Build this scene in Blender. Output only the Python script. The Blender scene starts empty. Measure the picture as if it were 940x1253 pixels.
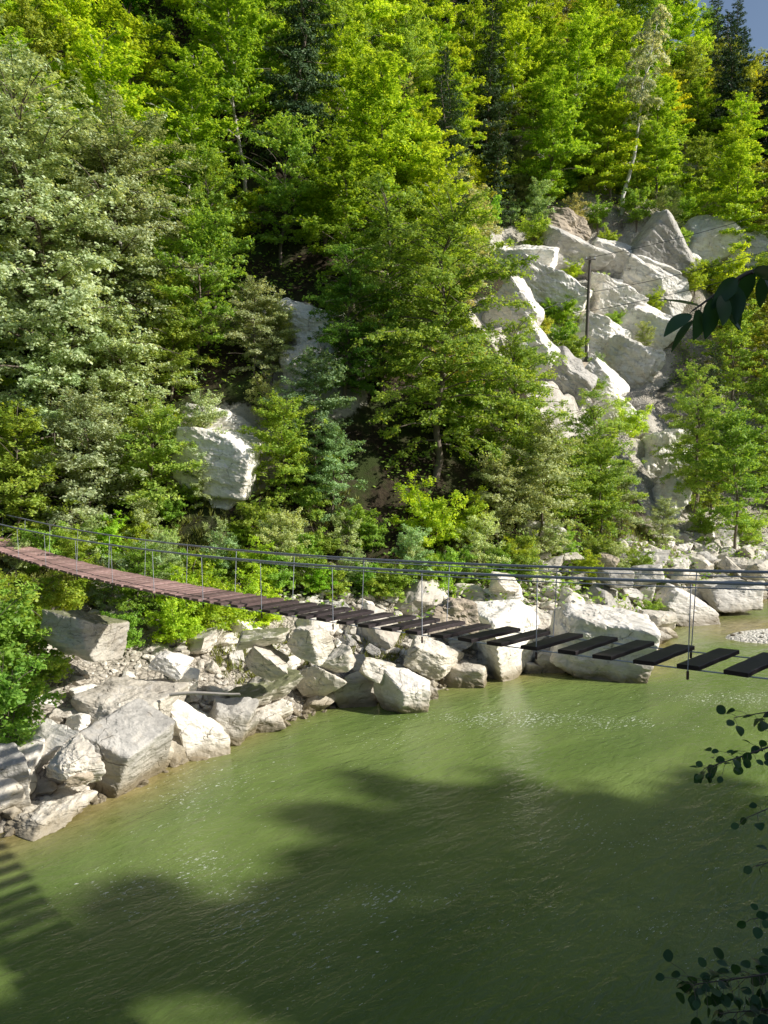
import bpy, math, random, time
T0=time.time()
import numpy as np
from mathutils import Vector, Matrix
R=math.radians
scene=bpy.context.scene
col=scene.collection
# ------------------------------------------------------------------ noise
def _h(i,j,k,s):
    n=(i*374761393+j*668265263+k*2147483647+s*1274126177)&0xffffffff
    n=((n^(n>>13))*1274126177)&0xffffffff
    n=((n^(n>>16))*2246822519)&0xffffffff
    n=n^(n>>15)
    return (n&0xffffff)/float(0xffffff)
def vn(p,s=0):
    p=np.asarray(p,float); f=np.floor(p); u=p-f; i=f.astype(np.int64); u=u*u*(3-2*u)
    r=0
    for a in (0,1):
        for b in (0,1):
            for c in (0,1):
                w=(u[:,0] if a else 1-u[:,0])*(u[:,1] if b else 1-u[:,1])*(u[:,2] if c else 1-u[:,2])
                r=r+w*_h(i[:,0]+a,i[:,1]+b,i[:,2]+c,s)
    return r*2-1
def fbm(p,o=4,s=0,g=.5):
    r=0;a=1;p=np.asarray(p,float)
    for k in range(o):
        r=r+a*vn(p*(2.03**k)+k*17.3,s+k); a*=g
    return r
def sst(a,b,x):
    t=np.clip((x-a)/(b-a),0,1); return t*t*(3-2*t)
# ------------------------------------------------------------------ camera
F=983.0; PX,PY=470.0,626.5; HC=8.0; PITCH=math.atan(71.5/F)
CAM=np.array([0,0,HC],float)
def ray(px,py):
    u=(px-PX)/F; v=-(py-PY)/F
    c,s=math.cos(PITCH),math.sin(PITCH)
    d=np.array([u, c+v*s, -s+v*c]); return d/np.linalg.norm(d)
def proj(P):
    P=np.atleast_2d(P)-CAM; c,s=math.cos(PITCH),math.sin(PITCH)
    f=P[:,1]*c-P[:,2]*s; up=P[:,1]*s+P[:,2]*c
    f=np.where(f>.05,f,.05)
    return PX+F*P[:,0]/f, PY-F*up/f, f
cd=bpy.data.cameras.new("camera"); cam=bpy.data.objects.new("camera",cd); col.objects.link(cam)
cam.location=CAM; cam.rotation_euler=(R(90)-PITCH,0,0)
cd.sensor_fit='VERTICAL'; cd.angle=2*math.atan(626.5/F); cd.clip_end=2000; cd.clip_start=.05
scene.camera=cam
# ------------------------------------------------------------------ light
AZ,EL=R(10),R(32.5)     # sun stands to the right of the camera, a little behind
SUN=np.array([math.cos(EL)*math.cos(AZ),-math.cos(EL)*math.sin(AZ),math.sin(EL)])
sd=bpy.data.lights.new("sun",'SUN'); sd.energy=6.6; sd.angle=R(.8); sd.color=(1,.955,.88)
so=bpy.data.objects.new("sun",sd); col.objects.link(so)
so.rotation_euler=Vector(SUN).to_track_quat('Z','Y').to_euler()
w=bpy.data.worlds.new("World"); scene.world=w; w.use_nodes=True
nt=w.node_tree; sk=nt.nodes.new('ShaderNodeTexSky'); sk.sky_type='NISHITA'; sk.sun_disc=False
sk.sun_elevation=EL; sk.sun_rotation=math.atan2(SUN[0],SUN[1]); sk.dust_density=1.6
nt.links.new(sk.outputs[0],nt.nodes['Background'].inputs[0]); nt.nodes['Background'].inputs[1].default_value=.115
scene.view_settings.view_transform='Standard'; scene.view_settings.look='None'; scene.view_settings.exposure=0
scene.cycles.max_bounces=6; scene.cycles.diffuse_bounces=3; scene.cycles.glossy_bounces=2; scene.cycles.transmission_bounces=3
# ------------------------------------------------------------------ mesh + objects
def mesh(name,V,Fc,mat=None,smooth=False,attrs=None,pattrs=None):
    """Fc: list of (n,k) int arrays"""
    me=bpy.data.meshes.new(name); V=np.ascontiguousarray(V,dtype=np.float32)
    if isinstance(Fc,np.ndarray): Fc=[Fc]
    Fc=[f for f in Fc if len(f)]
    loops=np.concatenate([f.ravel() for f in Fc]).astype(np.int32)
    cnt=np.concatenate([np.full(len(f),f.shape[1]) for f in Fc]).astype(np.int32)
    st=np.concatenate([[0],np.cumsum(cnt)[:-1]]).astype(np.int32)
    me.vertices.add(len(V)); me.vertices.foreach_set("co",V.ravel())
    me.loops.add(len(loops)); me.loops.foreach_set("vertex_index",loops)
    me.polygons.add(len(cnt)); me.polygons.foreach_set("loop_start",st); me.polygons.foreach_set("loop_total",cnt)
    me.polygons.foreach_set("use_smooth",np.full(len(cnt),smooth))
    for k,a in (attrs or {}).items():
        t=me.attributes.new(k,'FLOAT','FACE'); t.data.foreach_set("value",np.asarray(a,np.float32))
    for k,a in (pattrs or {}).items():
        t=me.attributes.new(k,'FLOAT','POINT'); t.data.foreach_set("value",np.asarray(a,np.float32))
    me.update(calc_edges=True)
    if mat: me.materials.append(getattr(mat,'m',mat))
    return me
def obj(name,me,parent=None,loc=None):
    o=bpy.data.objects.new(name,me); col.objects.link(o)
    if parent: o.parent=parent
    if loc is not None: o.location=loc
    return o
def tag(o,label=None,cat=None,group=None,kind=None):
    if label: o["label"]=label
    if cat: o["category"]=cat
    if group: o["group"]=group
    if kind: o["kind"]=kind
    return o
def norm(a): return a/np.maximum(np.linalg.norm(a,axis=-1,keepdims=True),1e-9)
def tube(P,r,k=6):
    P=np.asarray(P,float); n=len(P); r=np.broadcast_to(r,(n,))
    T=norm(np.gradient(P,axis=0)); up=np.array([0,0,1.]) if abs(T[0,2])<.9 else np.array([1.,0,0])
    A=norm(np.cross(T,up)); B=np.cross(T,A)
    a=np.arange(k)*2*math.pi/k
    V=(P[:,None]+r[:,None,None]*(np.cos(a)[None,:,None]*A[:,None]+np.sin(a)[None,:,None]*B[:,None])).reshape(-1,3)
    i=np.arange(n-1)[:,None]*k; j=np.arange(k)[None]; j2=(j+1)%k
    Q=np.stack([i+j,i+j2,i+k+j2,i+k+j],-1).reshape(-1,4)
    return V,Q
class MB:
    def __init__(s): s.V=[];s.Q=[];s.n=0
    def add(s,V,Q): s.V.append(V); s.Q.append(Q+s.n); s.n+=len(V)
    def tube(s,P,r,k=6): s.add(*tube(P,r,k))
    def box(s,c,ax,h):
        ax=np.asarray(ax,float); sg=np.array([[a,b,d] for a in(-1,1) for b in(-1,1) for d in(-1,1)],float)
        V=np.asarray(c)+(sg*np.asarray(h))@ax
        s.add(V,np.array([[0,1,3,2],[4,6,7,5],[0,4,5,1],[2,3,7,6],[0,2,6,4],[1,5,7,3]]))
    def me(s,name,mat,smooth=False): return mesh(name,np.concatenate(s.V),np.concatenate(s.Q),mat,smooth)
# ------------------------------------------------------------------ materials
class Mat:
    def __init__(s,name):
        s.m=bpy.data.materials.new(name); s.m.use_nodes=True; s.t=s.m.node_tree; s.b=s.t.nodes['Principled BSDF']
    def n(s,ty,**kw):
        x=s.t.nodes.new('ShaderNode'+ty)
        for k,v in kw.items():
            if k.startswith('_'): setattr(x,k[1:],v)
            elif k.startswith('i'): s.l(v,x.inputs[int(k[1:])])
            else: s.l(v,x.inputs[k.replace('__',' ')])
        return x
    def l(s,v,inp):
        if isinstance(v,bpy.types.NodeSocket): s.t.links.new(v,inp)
        elif isinstance(v,bpy.types.Node): s.t.links.new(v.outputs[0],inp)
        else: inp.default_value=v
    def noise(s,vec,scale,detail=4,rough=.55,dist=0):
        x=s.n('TexNoise'); s.l(vec,x.inputs['Vector']); x.inputs['Scale'].default_value=scale
        x.inputs['Detail'].default_value=detail; x.inputs['Roughness'].default_value=rough; x.inputs['Distortion'].default_value=dist
        return x.outputs['Fac']
    def ramp(s,fac,stops):
        x=s.n('ValToRGB'); s.l(fac,x.inputs[0]); e=x.color_ramp.elements
        while len(e)<len(stops): e.new(.5)
        for q,(p,c) in zip(e,stops):
            q.position=p; q.color=(*c,1) if len(c)==3 else c
        return x.outputs[0]
    def rng(s,fac,a,b,c=0,d=1):
        x=s.n('MapRange'); s.l(fac,x.inputs[0])
        for i,v in enumerate((a,b,c,d)): s.l(v,x.inputs[i+1])
        return x.outputs[0]
    def mix(s,f,a,b,mode='MIX'):
        x=s.n('Mix',_data_type='RGBA',_blend_type=mode); s.l(f,x.inputs[0])
        s.l((*a,1) if isinstance(a,tuple) and len(a)==3 else a,x.inputs[6]); s.l((*b,1) if isinstance(b,tuple) and len(b)==3 else b,x.inputs[7])
        return x.outputs[2]
    def math(s,op,a,b=0.):
        x=s.n('Math',_operation=op); s.l(a,x.inputs[0]); s.l(b,x.inputs[1]); return x.outputs[0]
    def bump(s,h,strength,dist,prev=None):
        x=s.n('Bump'); x.inputs['Strength'].default_value=strength; x.inputs['Distance'].default_value=dist
        s.l(h,x.inputs['Height']); 
        if prev is not None: s.l(prev,x.inputs['Normal'])
        return x.outputs[0]
    def scalev(s,vec,sc,rot=(0,0,0)):
        x=s.n('Mapping'); s.l(vec,x.inputs[0]); x.inputs['Scale'].default_value=sc; x.inputs['Rotation'].default_value=rot; return x.outputs[0]

def rock_material(name,light=(.60,.55,.46),dark=(.30,.275,.235),wet=True,obj_space=True,moss=.0):
    m=Mat(name); tc=m.n('TexCoord'); g=m.n('NewGeometry')
    pos=g.outputs['Position']; oi=m.n('ObjectInfo')
    v=tc.outputs['Object'] if obj_space else pos
    big=m.noise(v,.55,5,.6); mid=m.noise(v,2.4,6,.65); fine=m.noise(v,14,5,.7)
    st=m.scalev(v,(.8,.8,5.5),(R(22),R(14),0)); strata=m.noise(st,1.1,5,.6,.5)
    c=m.mix(m.rng(big,.36,.62),dark,light)
    c=m.mix(m.math('MULTIPLY',m.rng(strata,.52,.66),.5),c,tuple(x*.62 for x in dark))
    c=m.mix(m.math('MULTIPLY',m.rng(mid,.53,.72),.55),c,(.40,.33,.23))
    c=m.mix(m.math('MULTIPLY',m.rng(mid,.45,.28),.55),c,tuple(min(.75,x*1.25) for x in light))
    c=m.mix(m.math('MULTIPLY',m.rng(fine,.55,.75),.45),c,(.16,.15,.13))
    # cracks
    cr=m.n('TexVoronoi',_feature='DISTANCE_TO_EDGE'); 
    wv=m.n('VectorMath',_operation='ADD'); m.l(m.scalev(v,(1,1,1.6),(R(30),R(20),R(10))),wv.inputs[0]); 
    nz=m.n('TexNoise'); m.l(v,nz.inputs['Vector']); nz.inputs['Scale'].default_value=1.3; nz.inputs['Detail'].default_value=4
    m.l(nz.outputs['Color'],wv.inputs[1]); m.l(wv.outputs[0],cr.inputs['Vector']); cr.inputs['Scale'].default_value=.62
    crk=m.rng(cr.outputs['Distance'],.0,.014,1,0); crk=m.math('MULTIPLY',crk,m.rng(mid,.46,.58,.0,.9))
    c=m.mix(m.math('MULTIPLY',crk,.65),c,(.07,.06,.05))
    if moss:
        up=m.n('SeparateXYZ'); m.l(g.outputs['Normal'],up.inputs[0])
        mm=m.math('MULTIPLY',m.rng(up.outputs[2],.3,.8),m.rng(m.noise(pos,1.1,5,.7),.62-moss*.3,.70-moss*.3))
        c=m.mix(m.math('MULTIPLY',mm,.8),c,(.13,.15,.035))
    if wet:
        z=m.n('SeparateXYZ'); m.l(pos,z.inputs[0]); zz=m.math('ADD',z.outputs[2],m.math('MULTIPLY',m.noise(pos,2.2,3),-.35))
        wt=m.rng(zz,.0,.24,1,0)
        c=m.mix(m.math('MULTIPLY',wt,.8),c,(.13,.10,.055))
        hm=m.rng(zz,.1,.9,.38,0); c=m.mix(hm,c,(.30,.24,.13))
        m.l(m.rng(wt,0,1,.85,.35),m.b.inputs['Roughness'])
    else: m.b.inputs['Roughness'].default_value=.88
    hs=m.n('HueSaturation'); m.l(c,hs.inputs['Color']); m.l(m.rng(oi.outputs['Random'],0,1,.82,1.15),hs.inputs['Value']); hs.inputs['Saturation'].default_value=.9
    m.l(hs,m.b.inputs['Base Color']); m.b.inputs['Specular IOR Level'].default_value=.25
    b=m.bump(strata,.55,.10); b=m.bump(mid,.55,.09,b); b=m.bump(fine,.5,.02,b); b=m.bump(m.math('MULTIPLY',crk,-1.),.7,.05,b)
    m.l(b,m.b.inputs['Normal']); return m.m
def plain(name,c,rough=.7,metal=0,var=.25,scale=6,bump=0):
    m=Mat(name); tc=m.n('TexCoord'); n=m.noise(tc.outputs['Object'],scale,5,.65); oi=m.n('ObjectInfo')
    k=m.mix(n,tuple(x*(1-var) for x in c),tuple(min(1,x*(1+var)) for x in c))
    hs=m.n('HueSaturation'); m.l(k,hs.inputs['Color']); m.l(m.rng(oi.outputs['Random'],0,1,.8,1.2),hs.inputs['Value'])
    m.l(hs,m.b.inputs['Base Color']); m.b.inputs['Roughness'].default_value=rough; m.b.inputs['Metallic'].default_value=metal
    if bump: m.l(m.bump(n,bump,.02),m.b.inputs['Normal'])
    return m.m
def leaf_material(name,lo,hi,trans=.35,rough=.5,tcol=None,spec=.3,cut=(1.45,1.25,.6)):
    m=Mat(name); a=m.n('Attribute',_attribute_name='tint'); oi=m.n('ObjectInfo')
    c=m.mix(a.outputs['Fac'],lo,hi); c=m.mix(1.,c,oi.outputs['Color'],'MULTIPLY')
    hs=m.n('HueSaturation'); m.l(c,hs.inputs['Color']); m.l(m.rng(oi.outputs['Random'],0,1,.494,.504),hs.inputs['Hue']); m.l(m.rng(oi.outputs['Random'],0,1,.85,1.15),hs.inputs['Value'])
    m.l(hs,m.b.inputs['Base Color']); m.b.inputs['Roughness'].default_value=rough; m.b.inputs['Specular IOR Level'].default_value=spec
    tr=m.n('BsdfTranslucent'); m.l(m.mix(1.,hs.outputs[0],cut,'MULTIPLY'),tr.inputs[0])
    mx=m.n('MixShader'); mx.inputs[0].default_value=trans; m.l(m.b.outputs[0],mx.inputs[1]); m.l(tr.outputs[0],mx.inputs[2])
    m.l(mx.outputs[0],m.t.nodes['Material Output'].inputs[0]); return m.m
ROCK=rock_material('pale_sandstone',light=(.78,.72,.60),dark=(.42,.38,.31)); ROCKM=rock_material('mossy_sandstone',light=(.7,.65,.54),dark=(.38,.34,.28),moss=.8); ROCKG=rock_material('grey_sandstone',light=(.55,.525,.47),dark=(.33,.315,.285))
ROCKW=rock_material('bleached_sandstone',light=(.93,.89,.80),dark=(.70,.65,.56)); ROCKB=rock_material('brown_stained_rock',light=(.60,.50,.37),dark=(.30,.24,.17))
CLIFF=rock_material('cliff_rock',light=(.95,.915,.83),dark=(.70,.655,.56),wet=False)
BARK=plain('grey_bark',(.16,.13,.10),.9,bump=.5); BARKL=plain('pale_bark',(.42,.39,.34),.85,bump=.3); BIRCH=plain('birch_bark',(.68,.66,.60),.8,var=.3,scale=3)
# ------------------------------------------------------------------ ground shape
FS=np.array([(-150,-120),(-60,-33),(-16,9.5),(-9,15.6),(-7.2,17.4),(-6,19.2),(-5.3,21),(-2.9,23.8),(-1,25.6),(.8,25.8),(3,28),(5.5,29.6),(9.3,29.8),(10.6,32),(12,36.5),(16,40),(19,43),(27,47),(45,54),(100,70),(250,120)],float)
NS=np.array([(-150,-140),(-60,-52),(-14,-9),(0,2.6),(5,6.0),(10,10.5),(20,19),(32,30),(50,40),(105,58),(250,100)],float)
TS=np.array([(-150,-80),(-60,0),(-30,20),(-18,28.5),(-12,31.5),(-5,31),(1,32.5),(6,35),(11,39),(16,46),(23,53),(45,60),(100,78),(250,130)],float)
def sdist(x,y,L):
    """signed distance to a polyline, positive on its left"""
    best=np.full(x.shape,1e9); sg=np.zeros(x.shape)
    for (a,b) in zip(L[:-1],L[1:]):
        d=b-a; t=np.clip(((x-a[0])*d[0]+(y-a[1])*d[1])/(d@d),0,1)
        qx=x-a[0]-t*d[0]; qy=y-a[1]-t*d[1]; r=np.hypot(qx,qy)
        s=np.sign(d[0]*(y-a[1])-d[1]*(x-a[0])); m=r<best
        best=np.where(m,r,best); sg=np.where(m,s,sg)
    return best*sg
ROCKC=[]   # (x,y,z,r): bare rock areas in the hillside
def height(x,y):
    x=np.asarray(x,float); y=np.asarray(y,float); sh=x.shape; x=x.ravel(); y=y.ravel()
    df=sdist(x,y,FS); dn=-sdist(x,y,NS); dt=sdist(x,y,TS)
    q=np.stack([x,y,0*x],1)
    wn=vn(q*.5,3)*.35
    w=np.clip(df/np.maximum(df-dt,.1),0,1)
    hb=np.interp(x,[-14,-7,-3,2,8,16,24,60],[4.8,4.6,3.6,3.2,2.6,1.8,2.2,3])
    pw=np.interp(x,[-9,-5,0,10],[.62,.8,1.,.9])
    bank=hb*w**pw
    sl=np.interp(x,[-20,-5,10,25,60],[1.25,1.2,1.15,1.1,1.0])
    D=np.maximum(dt,0); hill=sl*D*(1-.12*np.exp(-D/6))
    crest=np.interp(x,[-60,20,45,60,90,200],[95,90,72,52,46,60])
    hill=np.where(hill>crest*.8,crest*.8+(1-np.exp(-(hill-crest*.8)/(crest*.25)))*crest*.25,hill)
    rough=(fbm(q*.09,4,5)*2.6+fbm(q*.5,3,9)*.5)*sst(0,14,D)+fbm(q*.9,3,12)*.22*sst(0,1.5,df)
    zf=bank+hill+rough
    zn=np.minimum(2.4*dn,6.3)+np.maximum(dn-6,0)*.12+fbm(q*.7,3,15)*.12*sst(0,2,dn)
    bed=-1.3*sst(0,4,-np.maximum(df,dn))
    z=np.where(df>0,zf,np.where(dn>0,zn,bed))
    # gravel bar out in the water by the far bank
    gb=np.exp(-(((x-19.0)/5.6)**2+((y-34.6-.1*(x-17))/2.1)**2)**2.6)
    z=np.maximum(z,-1.0+1.24*gb*(1) + np.where(gb>.2,vn(q*3,8)*.02,0)) if True else z
    return z.reshape(sh)
def hit(px,py,t0=12.,t1=260.):
    d=ray(px,py); t=np.arange(t0,t1,.12); P=CAM+t[:,None]*d
    z=np.maximum(height(P[:,0],P[:,1]),0); k=np.nonzero(P[:,2]<z)[0]
    return P[k[0]] if len(k) else None
def surf(x,y): return float(height(np.array([x]),np.array([y]))[0])
def at(px,py,z):
    """where the pixel's ray meets the level z"""
    d=ray(px,py); return CAM+d*((z-HC)/d[2])
def atY(px,py,Y):
    d=ray(px,py); return CAM+d*(Y/d[1])
BANK=[(14.5,5.0,.85,1,'dark alder tree by the near end of the footbridge'),(22.5,2.2,.80,0,'tall alder on the near bank, second up from the footbridge'),(30,6.4,.90,0,'tall alder on the near bank, third up from the footbridge'),(37.5,9.4,.97,0,'alder standing farthest along the near bank'),(17.5,-3.,.9,0,'alder tree behind the near end of the footbridge'),(24,-1.5,1.0,0,'alder tree second row on the near bank'),(12,-5,.9,0,'alder tree right of the viewpoint'),(30,2.5,1.0,1,'alder tree at the back of the near bank grove'),(20.5,-7,1.0,1,'alder tree behind the viewpoint, lower one'),(14.5,-9.5,1.0,0,'alder tree farthest behind the viewpoint'),(18,0.8,.85,1,'alder tree between the footbridge end and the second row'),(10.5,1.,.75,1,'lower alder tree beside the near bridge posts')]
# ------------------------------------------------------------------ ground, water
for (px,py,rr) in [(705,345,7.5),(650,330,5),(760,330,6.5),(740,430,6),(640,430,5),(690,500,5.5),(745,500,4.5),(805,300,4),(890,300,4),(805,560,4.5),(820,610,4.5),(270,545,2.8),(380,430,3.2),(390,470,2.6)]:
    h=hit(px,py)
    if h is not None: ROCKC.append((*h,rr))
def axis(parts):
    a=[]
    for (p,q,s) in parts: a+=list(np.arange(p,q,s))
    a.append(parts[-1][1]); return np.array(a)
gx=axis([(-600,-150,30),(-150,-34,4),(-34,34,.34),(34,84,.7),(84,150,4),(150,700,30)])
gy=axis([(-500,-120,30),(-120,-12,4),(-12,14,.6),(14,62,.34),(62,110,.7),(110,170,4),(170,900,30)])
GX,GY=np.meshgrid(gx,gy); GZ=height(GX,GY)
P=np.stack([GX.ravel(),GY.ravel(),GZ.ravel()],1)
rk=np.zeros(len(P))
for (x,y,z,r) in ROCKC: rk=np.maximum(rk,1-sst(.65,1.15,np.linalg.norm(P-[x,y,z],axis=1)/r))
m_=rk>.01
if m_.any():
    q=P[m_]; b=fbm(q*np.array([.35,.35,.35]),3,31); stp=np.floor(b*4+fbm(q*.2,2,37)*2)/4
    P[m_,2]+=rk[m_]*(stp*.7+fbm(q*1.1,4,33)*.35); P[m_,1]-=rk[m_]*stp*.8
ny,nx=GX.shape; idx=np.arange(nx*ny).reshape(ny,nx)
Q=np.stack([idx[:-1,:-1],idx[:-1,1:],idx[1:,1:],idx[1:,:-1]],-1).reshape(-1,4)
df_=sdist(P[:,0],P[:,1],FS); dt_=sdist(P[:,0],P[:,1],TS)
wfr=np.clip(df_/np.maximum(df_-dt_,.1),0,1)+fbm(P*[.4,.4,0],3,71)*.16; shore=np.where(df_>-6,1-sst(np.interp(P[:,0],[-10,-6,8,18],[.3,.55,.6,.95]),np.interp(P[:,0],[-10,-6,8,18],[.5,.8,.85,1.1]),wfr),0)
gm=Mat('hillside_ground'); g=gm.n('NewGeometry'); pos=g.outputs['Position']
n1=gm.noise(pos,.5,5,.65); n2=gm.noise(pos,3.5,6,.7); n3=gm.noise(pos,16,4,.7)
soil=gm.mix(gm.rng(n2,.35,.65),(.022,.017,.011),(.065,.05,.032)); soil=gm.mix(gm.rng(n1,.45,.6),soil,(.04,.055,.016))
vor=gm.n('TexVoronoi'); gm.l(pos,vor.inputs['Vector']); vor.inputs['Scale'].default_value=5.5
voe=gm.n('TexVoronoi',_feature='DISTANCE_TO_EDGE'); gm.l(pos,voe.inputs['Vector']); voe.inputs['Scale'].default_value=5.5
stone=gm.mix(gm.rng(n2,.3,.7),(.34,.30,.24),(.62,.57,.48)); stone=gm.mix(gm.rng(voe.outputs['Distance'],0,.09,.55,0),stone,(.09,.075,.05))
ash=gm.n('Attribute',_attribute_name='shore'); ark=gm.n('Attribute',_attribute_name='rock')
c=gm.mix(ash.outputs['Fac'],soil,stone)
rc=gm.mix(gm.rng(n1,.3,.7),(.40,.37,.31),(.66,.62,.54)); rc=gm.mix(gm.math('MULTIPLY',gm.rng(n2,.5,.72),.7),rc,(.2,.175,.13)); rc=gm.mix(gm.math('MULTIPLY',gm.rng(n3,.55,.7),.5),rc,(.12,.11,.08))
c=gm.mix(gm.rng(gm.math('ADD',ark.outputs['Fac'],gm.math('MULTIPLY',gm.math('SUBTRACT',n2,.5),.9)),.3,.5),c,rc)
abr=gm.n('Attribute',_attribute_name='bar'); c=gm.mix(abr.outputs['Fac'],c,gm.mix(n3,(.70,.66,.57),(.92,.88,.79))); gm.l(c,gm.b.inputs['Base Color']); gm.b.inputs['Roughness'].default_value=.95; gm.b.inputs['Specular IOR Level'].default_value=.1
b=gm.bump(n2,.8,.15); b=gm.bump(n3,.7,.04,b); b=gm.bump(gm.math('MULTIPLY',gm.rng(voe.outputs['Distance'],0,.3,0,1),ash.outputs['Fac']),.8,.08,b); gm.l(b,gm.b.inputs['Normal'])
bar_=np.exp(-(((P[:,0]-19.)/6)**2+((P[:,1]-34.7)/2.6)**2)**2)
tag(obj('ground',mesh('ground',P,Q,gm.m,True,None,{'rock':rk,'shore':np.maximum(shore,bar_),'bar':bar_})),kind='structure')
# water
wx=axis([(-400,-60,20),(-60,-20,2),(-20,32,.5),(32,60,2),(60,400,20)]); wy=axis([(-300,-20,20),(-20,6,2),(6,46,.5),(46,60,2),(60,300,20)])
WX,WY=np.meshgrid(wx,wy); WP=np.stack([WX.ravel(),WY.ravel(),0*WX.ravel()],1)
ny,nx=WX.shape; idx=np.arange(nx*ny).reshape(ny,nx); Q=np.stack([idx[:-1,:-1],idx[:-1,1:],idx[1:,1:],idx[1:,:-1]],-1).reshape(-1,4)
dfw=-sdist(WP[:,0],WP[:,1],FS); shal=np.exp(-np.maximum(dfw,0)/1.6)*np.interp(WP[:,0],[-9,-5,-2,2,5,12,16],[1.3,1.0,.5,.6,1.1,1.2,1.2])
bar=np.exp(-((WP[:,0]-18)**2/30+(WP[:,1]-36)**2/12)); shal=np.clip(np.maximum(shal,bar),0,1)
rif=np.zeros(len(WP))   # riffles: rougher patches
def blob(px,py,rx,ry,a):
    global rif
    h=at(px,py,0); rif=np.maximum(rif,a*np.exp(-(((WP[:,0]-h[0])/rx)**2+((WP[:,1]-h[1])/ry)**2)))
for a in [(250,965,1.6,2.0,.7),(300,1105,1.2,1.2,.9),(640,880,4,1.0,1.),(720,882,3.,1.0,.9),(900,855,3.,1.,1.),(790,890,3,1.,.4),(455,1100,1.0,.9,.8),(400,1180,1.4,.9,.6),(480,1110,3,1.2,.5),(760,1020,3,1.6,.5),(150,1095,1.2,1.2,.7),(230,1060,1.6,1.,.7),(860,1130,1.6,1.,.6),(900,1180,1.2,.8,.5),(490,905,2.5,.8,.5)]: blob(*a)
wm=Mat('river_water'); g=wm.n('NewGeometry'); pos=g.outputs['Position']
fl=wm.scalev(pos,(1,1,1),(0,0,R(-42)))     # x runs with the stream
s1=wm.noise(wm.scalev(fl,(.28,.75,1)),1.0,3,.55,.4)
s2=wm.noise(wm.scalev(fl,(1.1,2.6,1)),1.0,4,.6,.6)
s3=wm.noise(wm.scalev(fl,(3.2,7.5,1)),1.0,4,.6,.8)
s4=wm.noise(wm.scalev(fl,(11,22,1)),1.0,3,.6,.4)
sh=wm.n('Attribute',_attribute_name='shallow').outputs['Fac']; rf=wm.n('Attribute',_attribute_name='riffle').outputs['Fac']
c=wm.mix(wm.rng(wm.noise(wm.scalev(fl,(.12,.3,1)),1.0,4,.6,.8),.35,.65),(.095,.148,.034),(.165,.228,.060)); c=wm.mix(wm.math('MULTIPLY',wm.rng(s3,.35,.7),.25),c,(.20,.26,.09))
stn=wm.noise(pos,1.6,4,.7); br=wm.mix(wm.rng(stn,.35,.65),(.20,.155,.055),(.34,.27,.12))
c=wm.mix(wm.math('MULTIPLY',wm.rng(sh,.25,.85),.85),c,br)
spk=wm.noise(wm.scalev(fl,(7,15,1)),1.0,4,.75,.3)
clump=wm.noise(wm.scalev(fl,(1.0,2.0,1)),1.,3,.6,.5)
fo=wm.math('ADD',spk,wm.math('MULTIPLY',rf,.13)); fo=wm.math('ADD',fo,wm.math('MULTIPLY',wm.math('SUBTRACT',clump,.5),.22)); foam=wm.rng(fo,.675,.74)
c=wm.mix(wm.math('MULTIPLY',foam,.75),c,(.75,.78,.7))
wm.l(c,wm.b.inputs['Base Color']); wm.l(wm.math('ADD',.06,wm.math('MULTIPLY',foam,.5)),wm.b.inputs['Roughness'])
wm.b.inputs['IOR'].default_value=1.33; wm.b.inputs['Specular IOR Level'].default_value=.55
b=wm.bump(s1,.55,.13); b=wm.bump(s2,.55,.085,b); b=wm.bump(s3,.55,.035,b)
b2=wm.bump(wm.math('MULTIPLY',s4,wm.math('ADD',rf,.35)),.8,.018,b); wm.l(b2,wm.b.inputs['Normal'])
tag(obj('river_water',mesh('river_water',WP,Q,wm.m,True,None,{'shallow':shal,'riffle':rif})),kind='structure')
# ------------------------------------------------------------------ suspension bridge
BN=np.array([.72,.694]); BD=np.array([-.694,.72]); BC=9.0
def onplane(px,py,off=0):
    d=ray(px,py); t=(BC+off)/(BN[0]*d[0]+BN[1]*d[1]); return CAM+t*d
def fitline(pts,off=0,deg=2):
    q=np.array([onplane(x,y,off) for x,y in pts]); return np.polyfit(q[:,1],q[:,2],deg)
deck_z=fitline([(928,831),(869,824),(825,821),(700,806),(525.6,781.5),(416.6,763.5),(333.6,752),(259,740),(186,727),(122,713),(60,696),(0,677)],0,3)
rail_z=fitline([(940,713),(850,712),(700,706.7),(664,707),(524,702),(416,692.5),(331,687),(258,679),(107,663),(67,656),(0,641)],0,3)
Y0,Y1=5.0,29.6
def bp(Y,zf,off=0,dz=0):
    Y=np.asarray(Y,float); X=(BC-BN[1]*Y)/BN[0]; YY=np.clip(Y,8.2,26.5)
    z=np.polyval(zf,YY); sl=np.polyval(np.polyder(zf),YY); z=z+sl*(Y-YY)
    return np.stack([X+BN[0]*off,Y+BN[1]*off,z+dz],-1)
PL=1.16
PLK=Mat('stained_plank_shade_tint'); tc=PLK.n('TexCoord'); oi=PLK.n('ObjectInfo'); pv=tc.outputs['Object']
gr=PLK.noise(PLK.scalev(pv,(2.5,30,30)),1.0,5,.65,.3); gf=PLK.noise(pv,9,5,.7)
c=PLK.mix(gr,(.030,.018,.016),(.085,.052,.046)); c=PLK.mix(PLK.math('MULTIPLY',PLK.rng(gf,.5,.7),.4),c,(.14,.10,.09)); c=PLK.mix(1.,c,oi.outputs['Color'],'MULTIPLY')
hs=PLK.n('HueSaturation'); PLK.l(c,hs.inputs['Color']); PLK.l(PLK.rng(oi.outputs['Random'],0,1,.75,1.25),hs.inputs['Value']); PLK.l(hs,PLK.b.inputs['Base Color'])
PLK.b.inputs['Roughness'].default_value=.6; PLK.l(PLK.bump(gr,.5,.006),PLK.b.inputs['Normal'])
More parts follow.
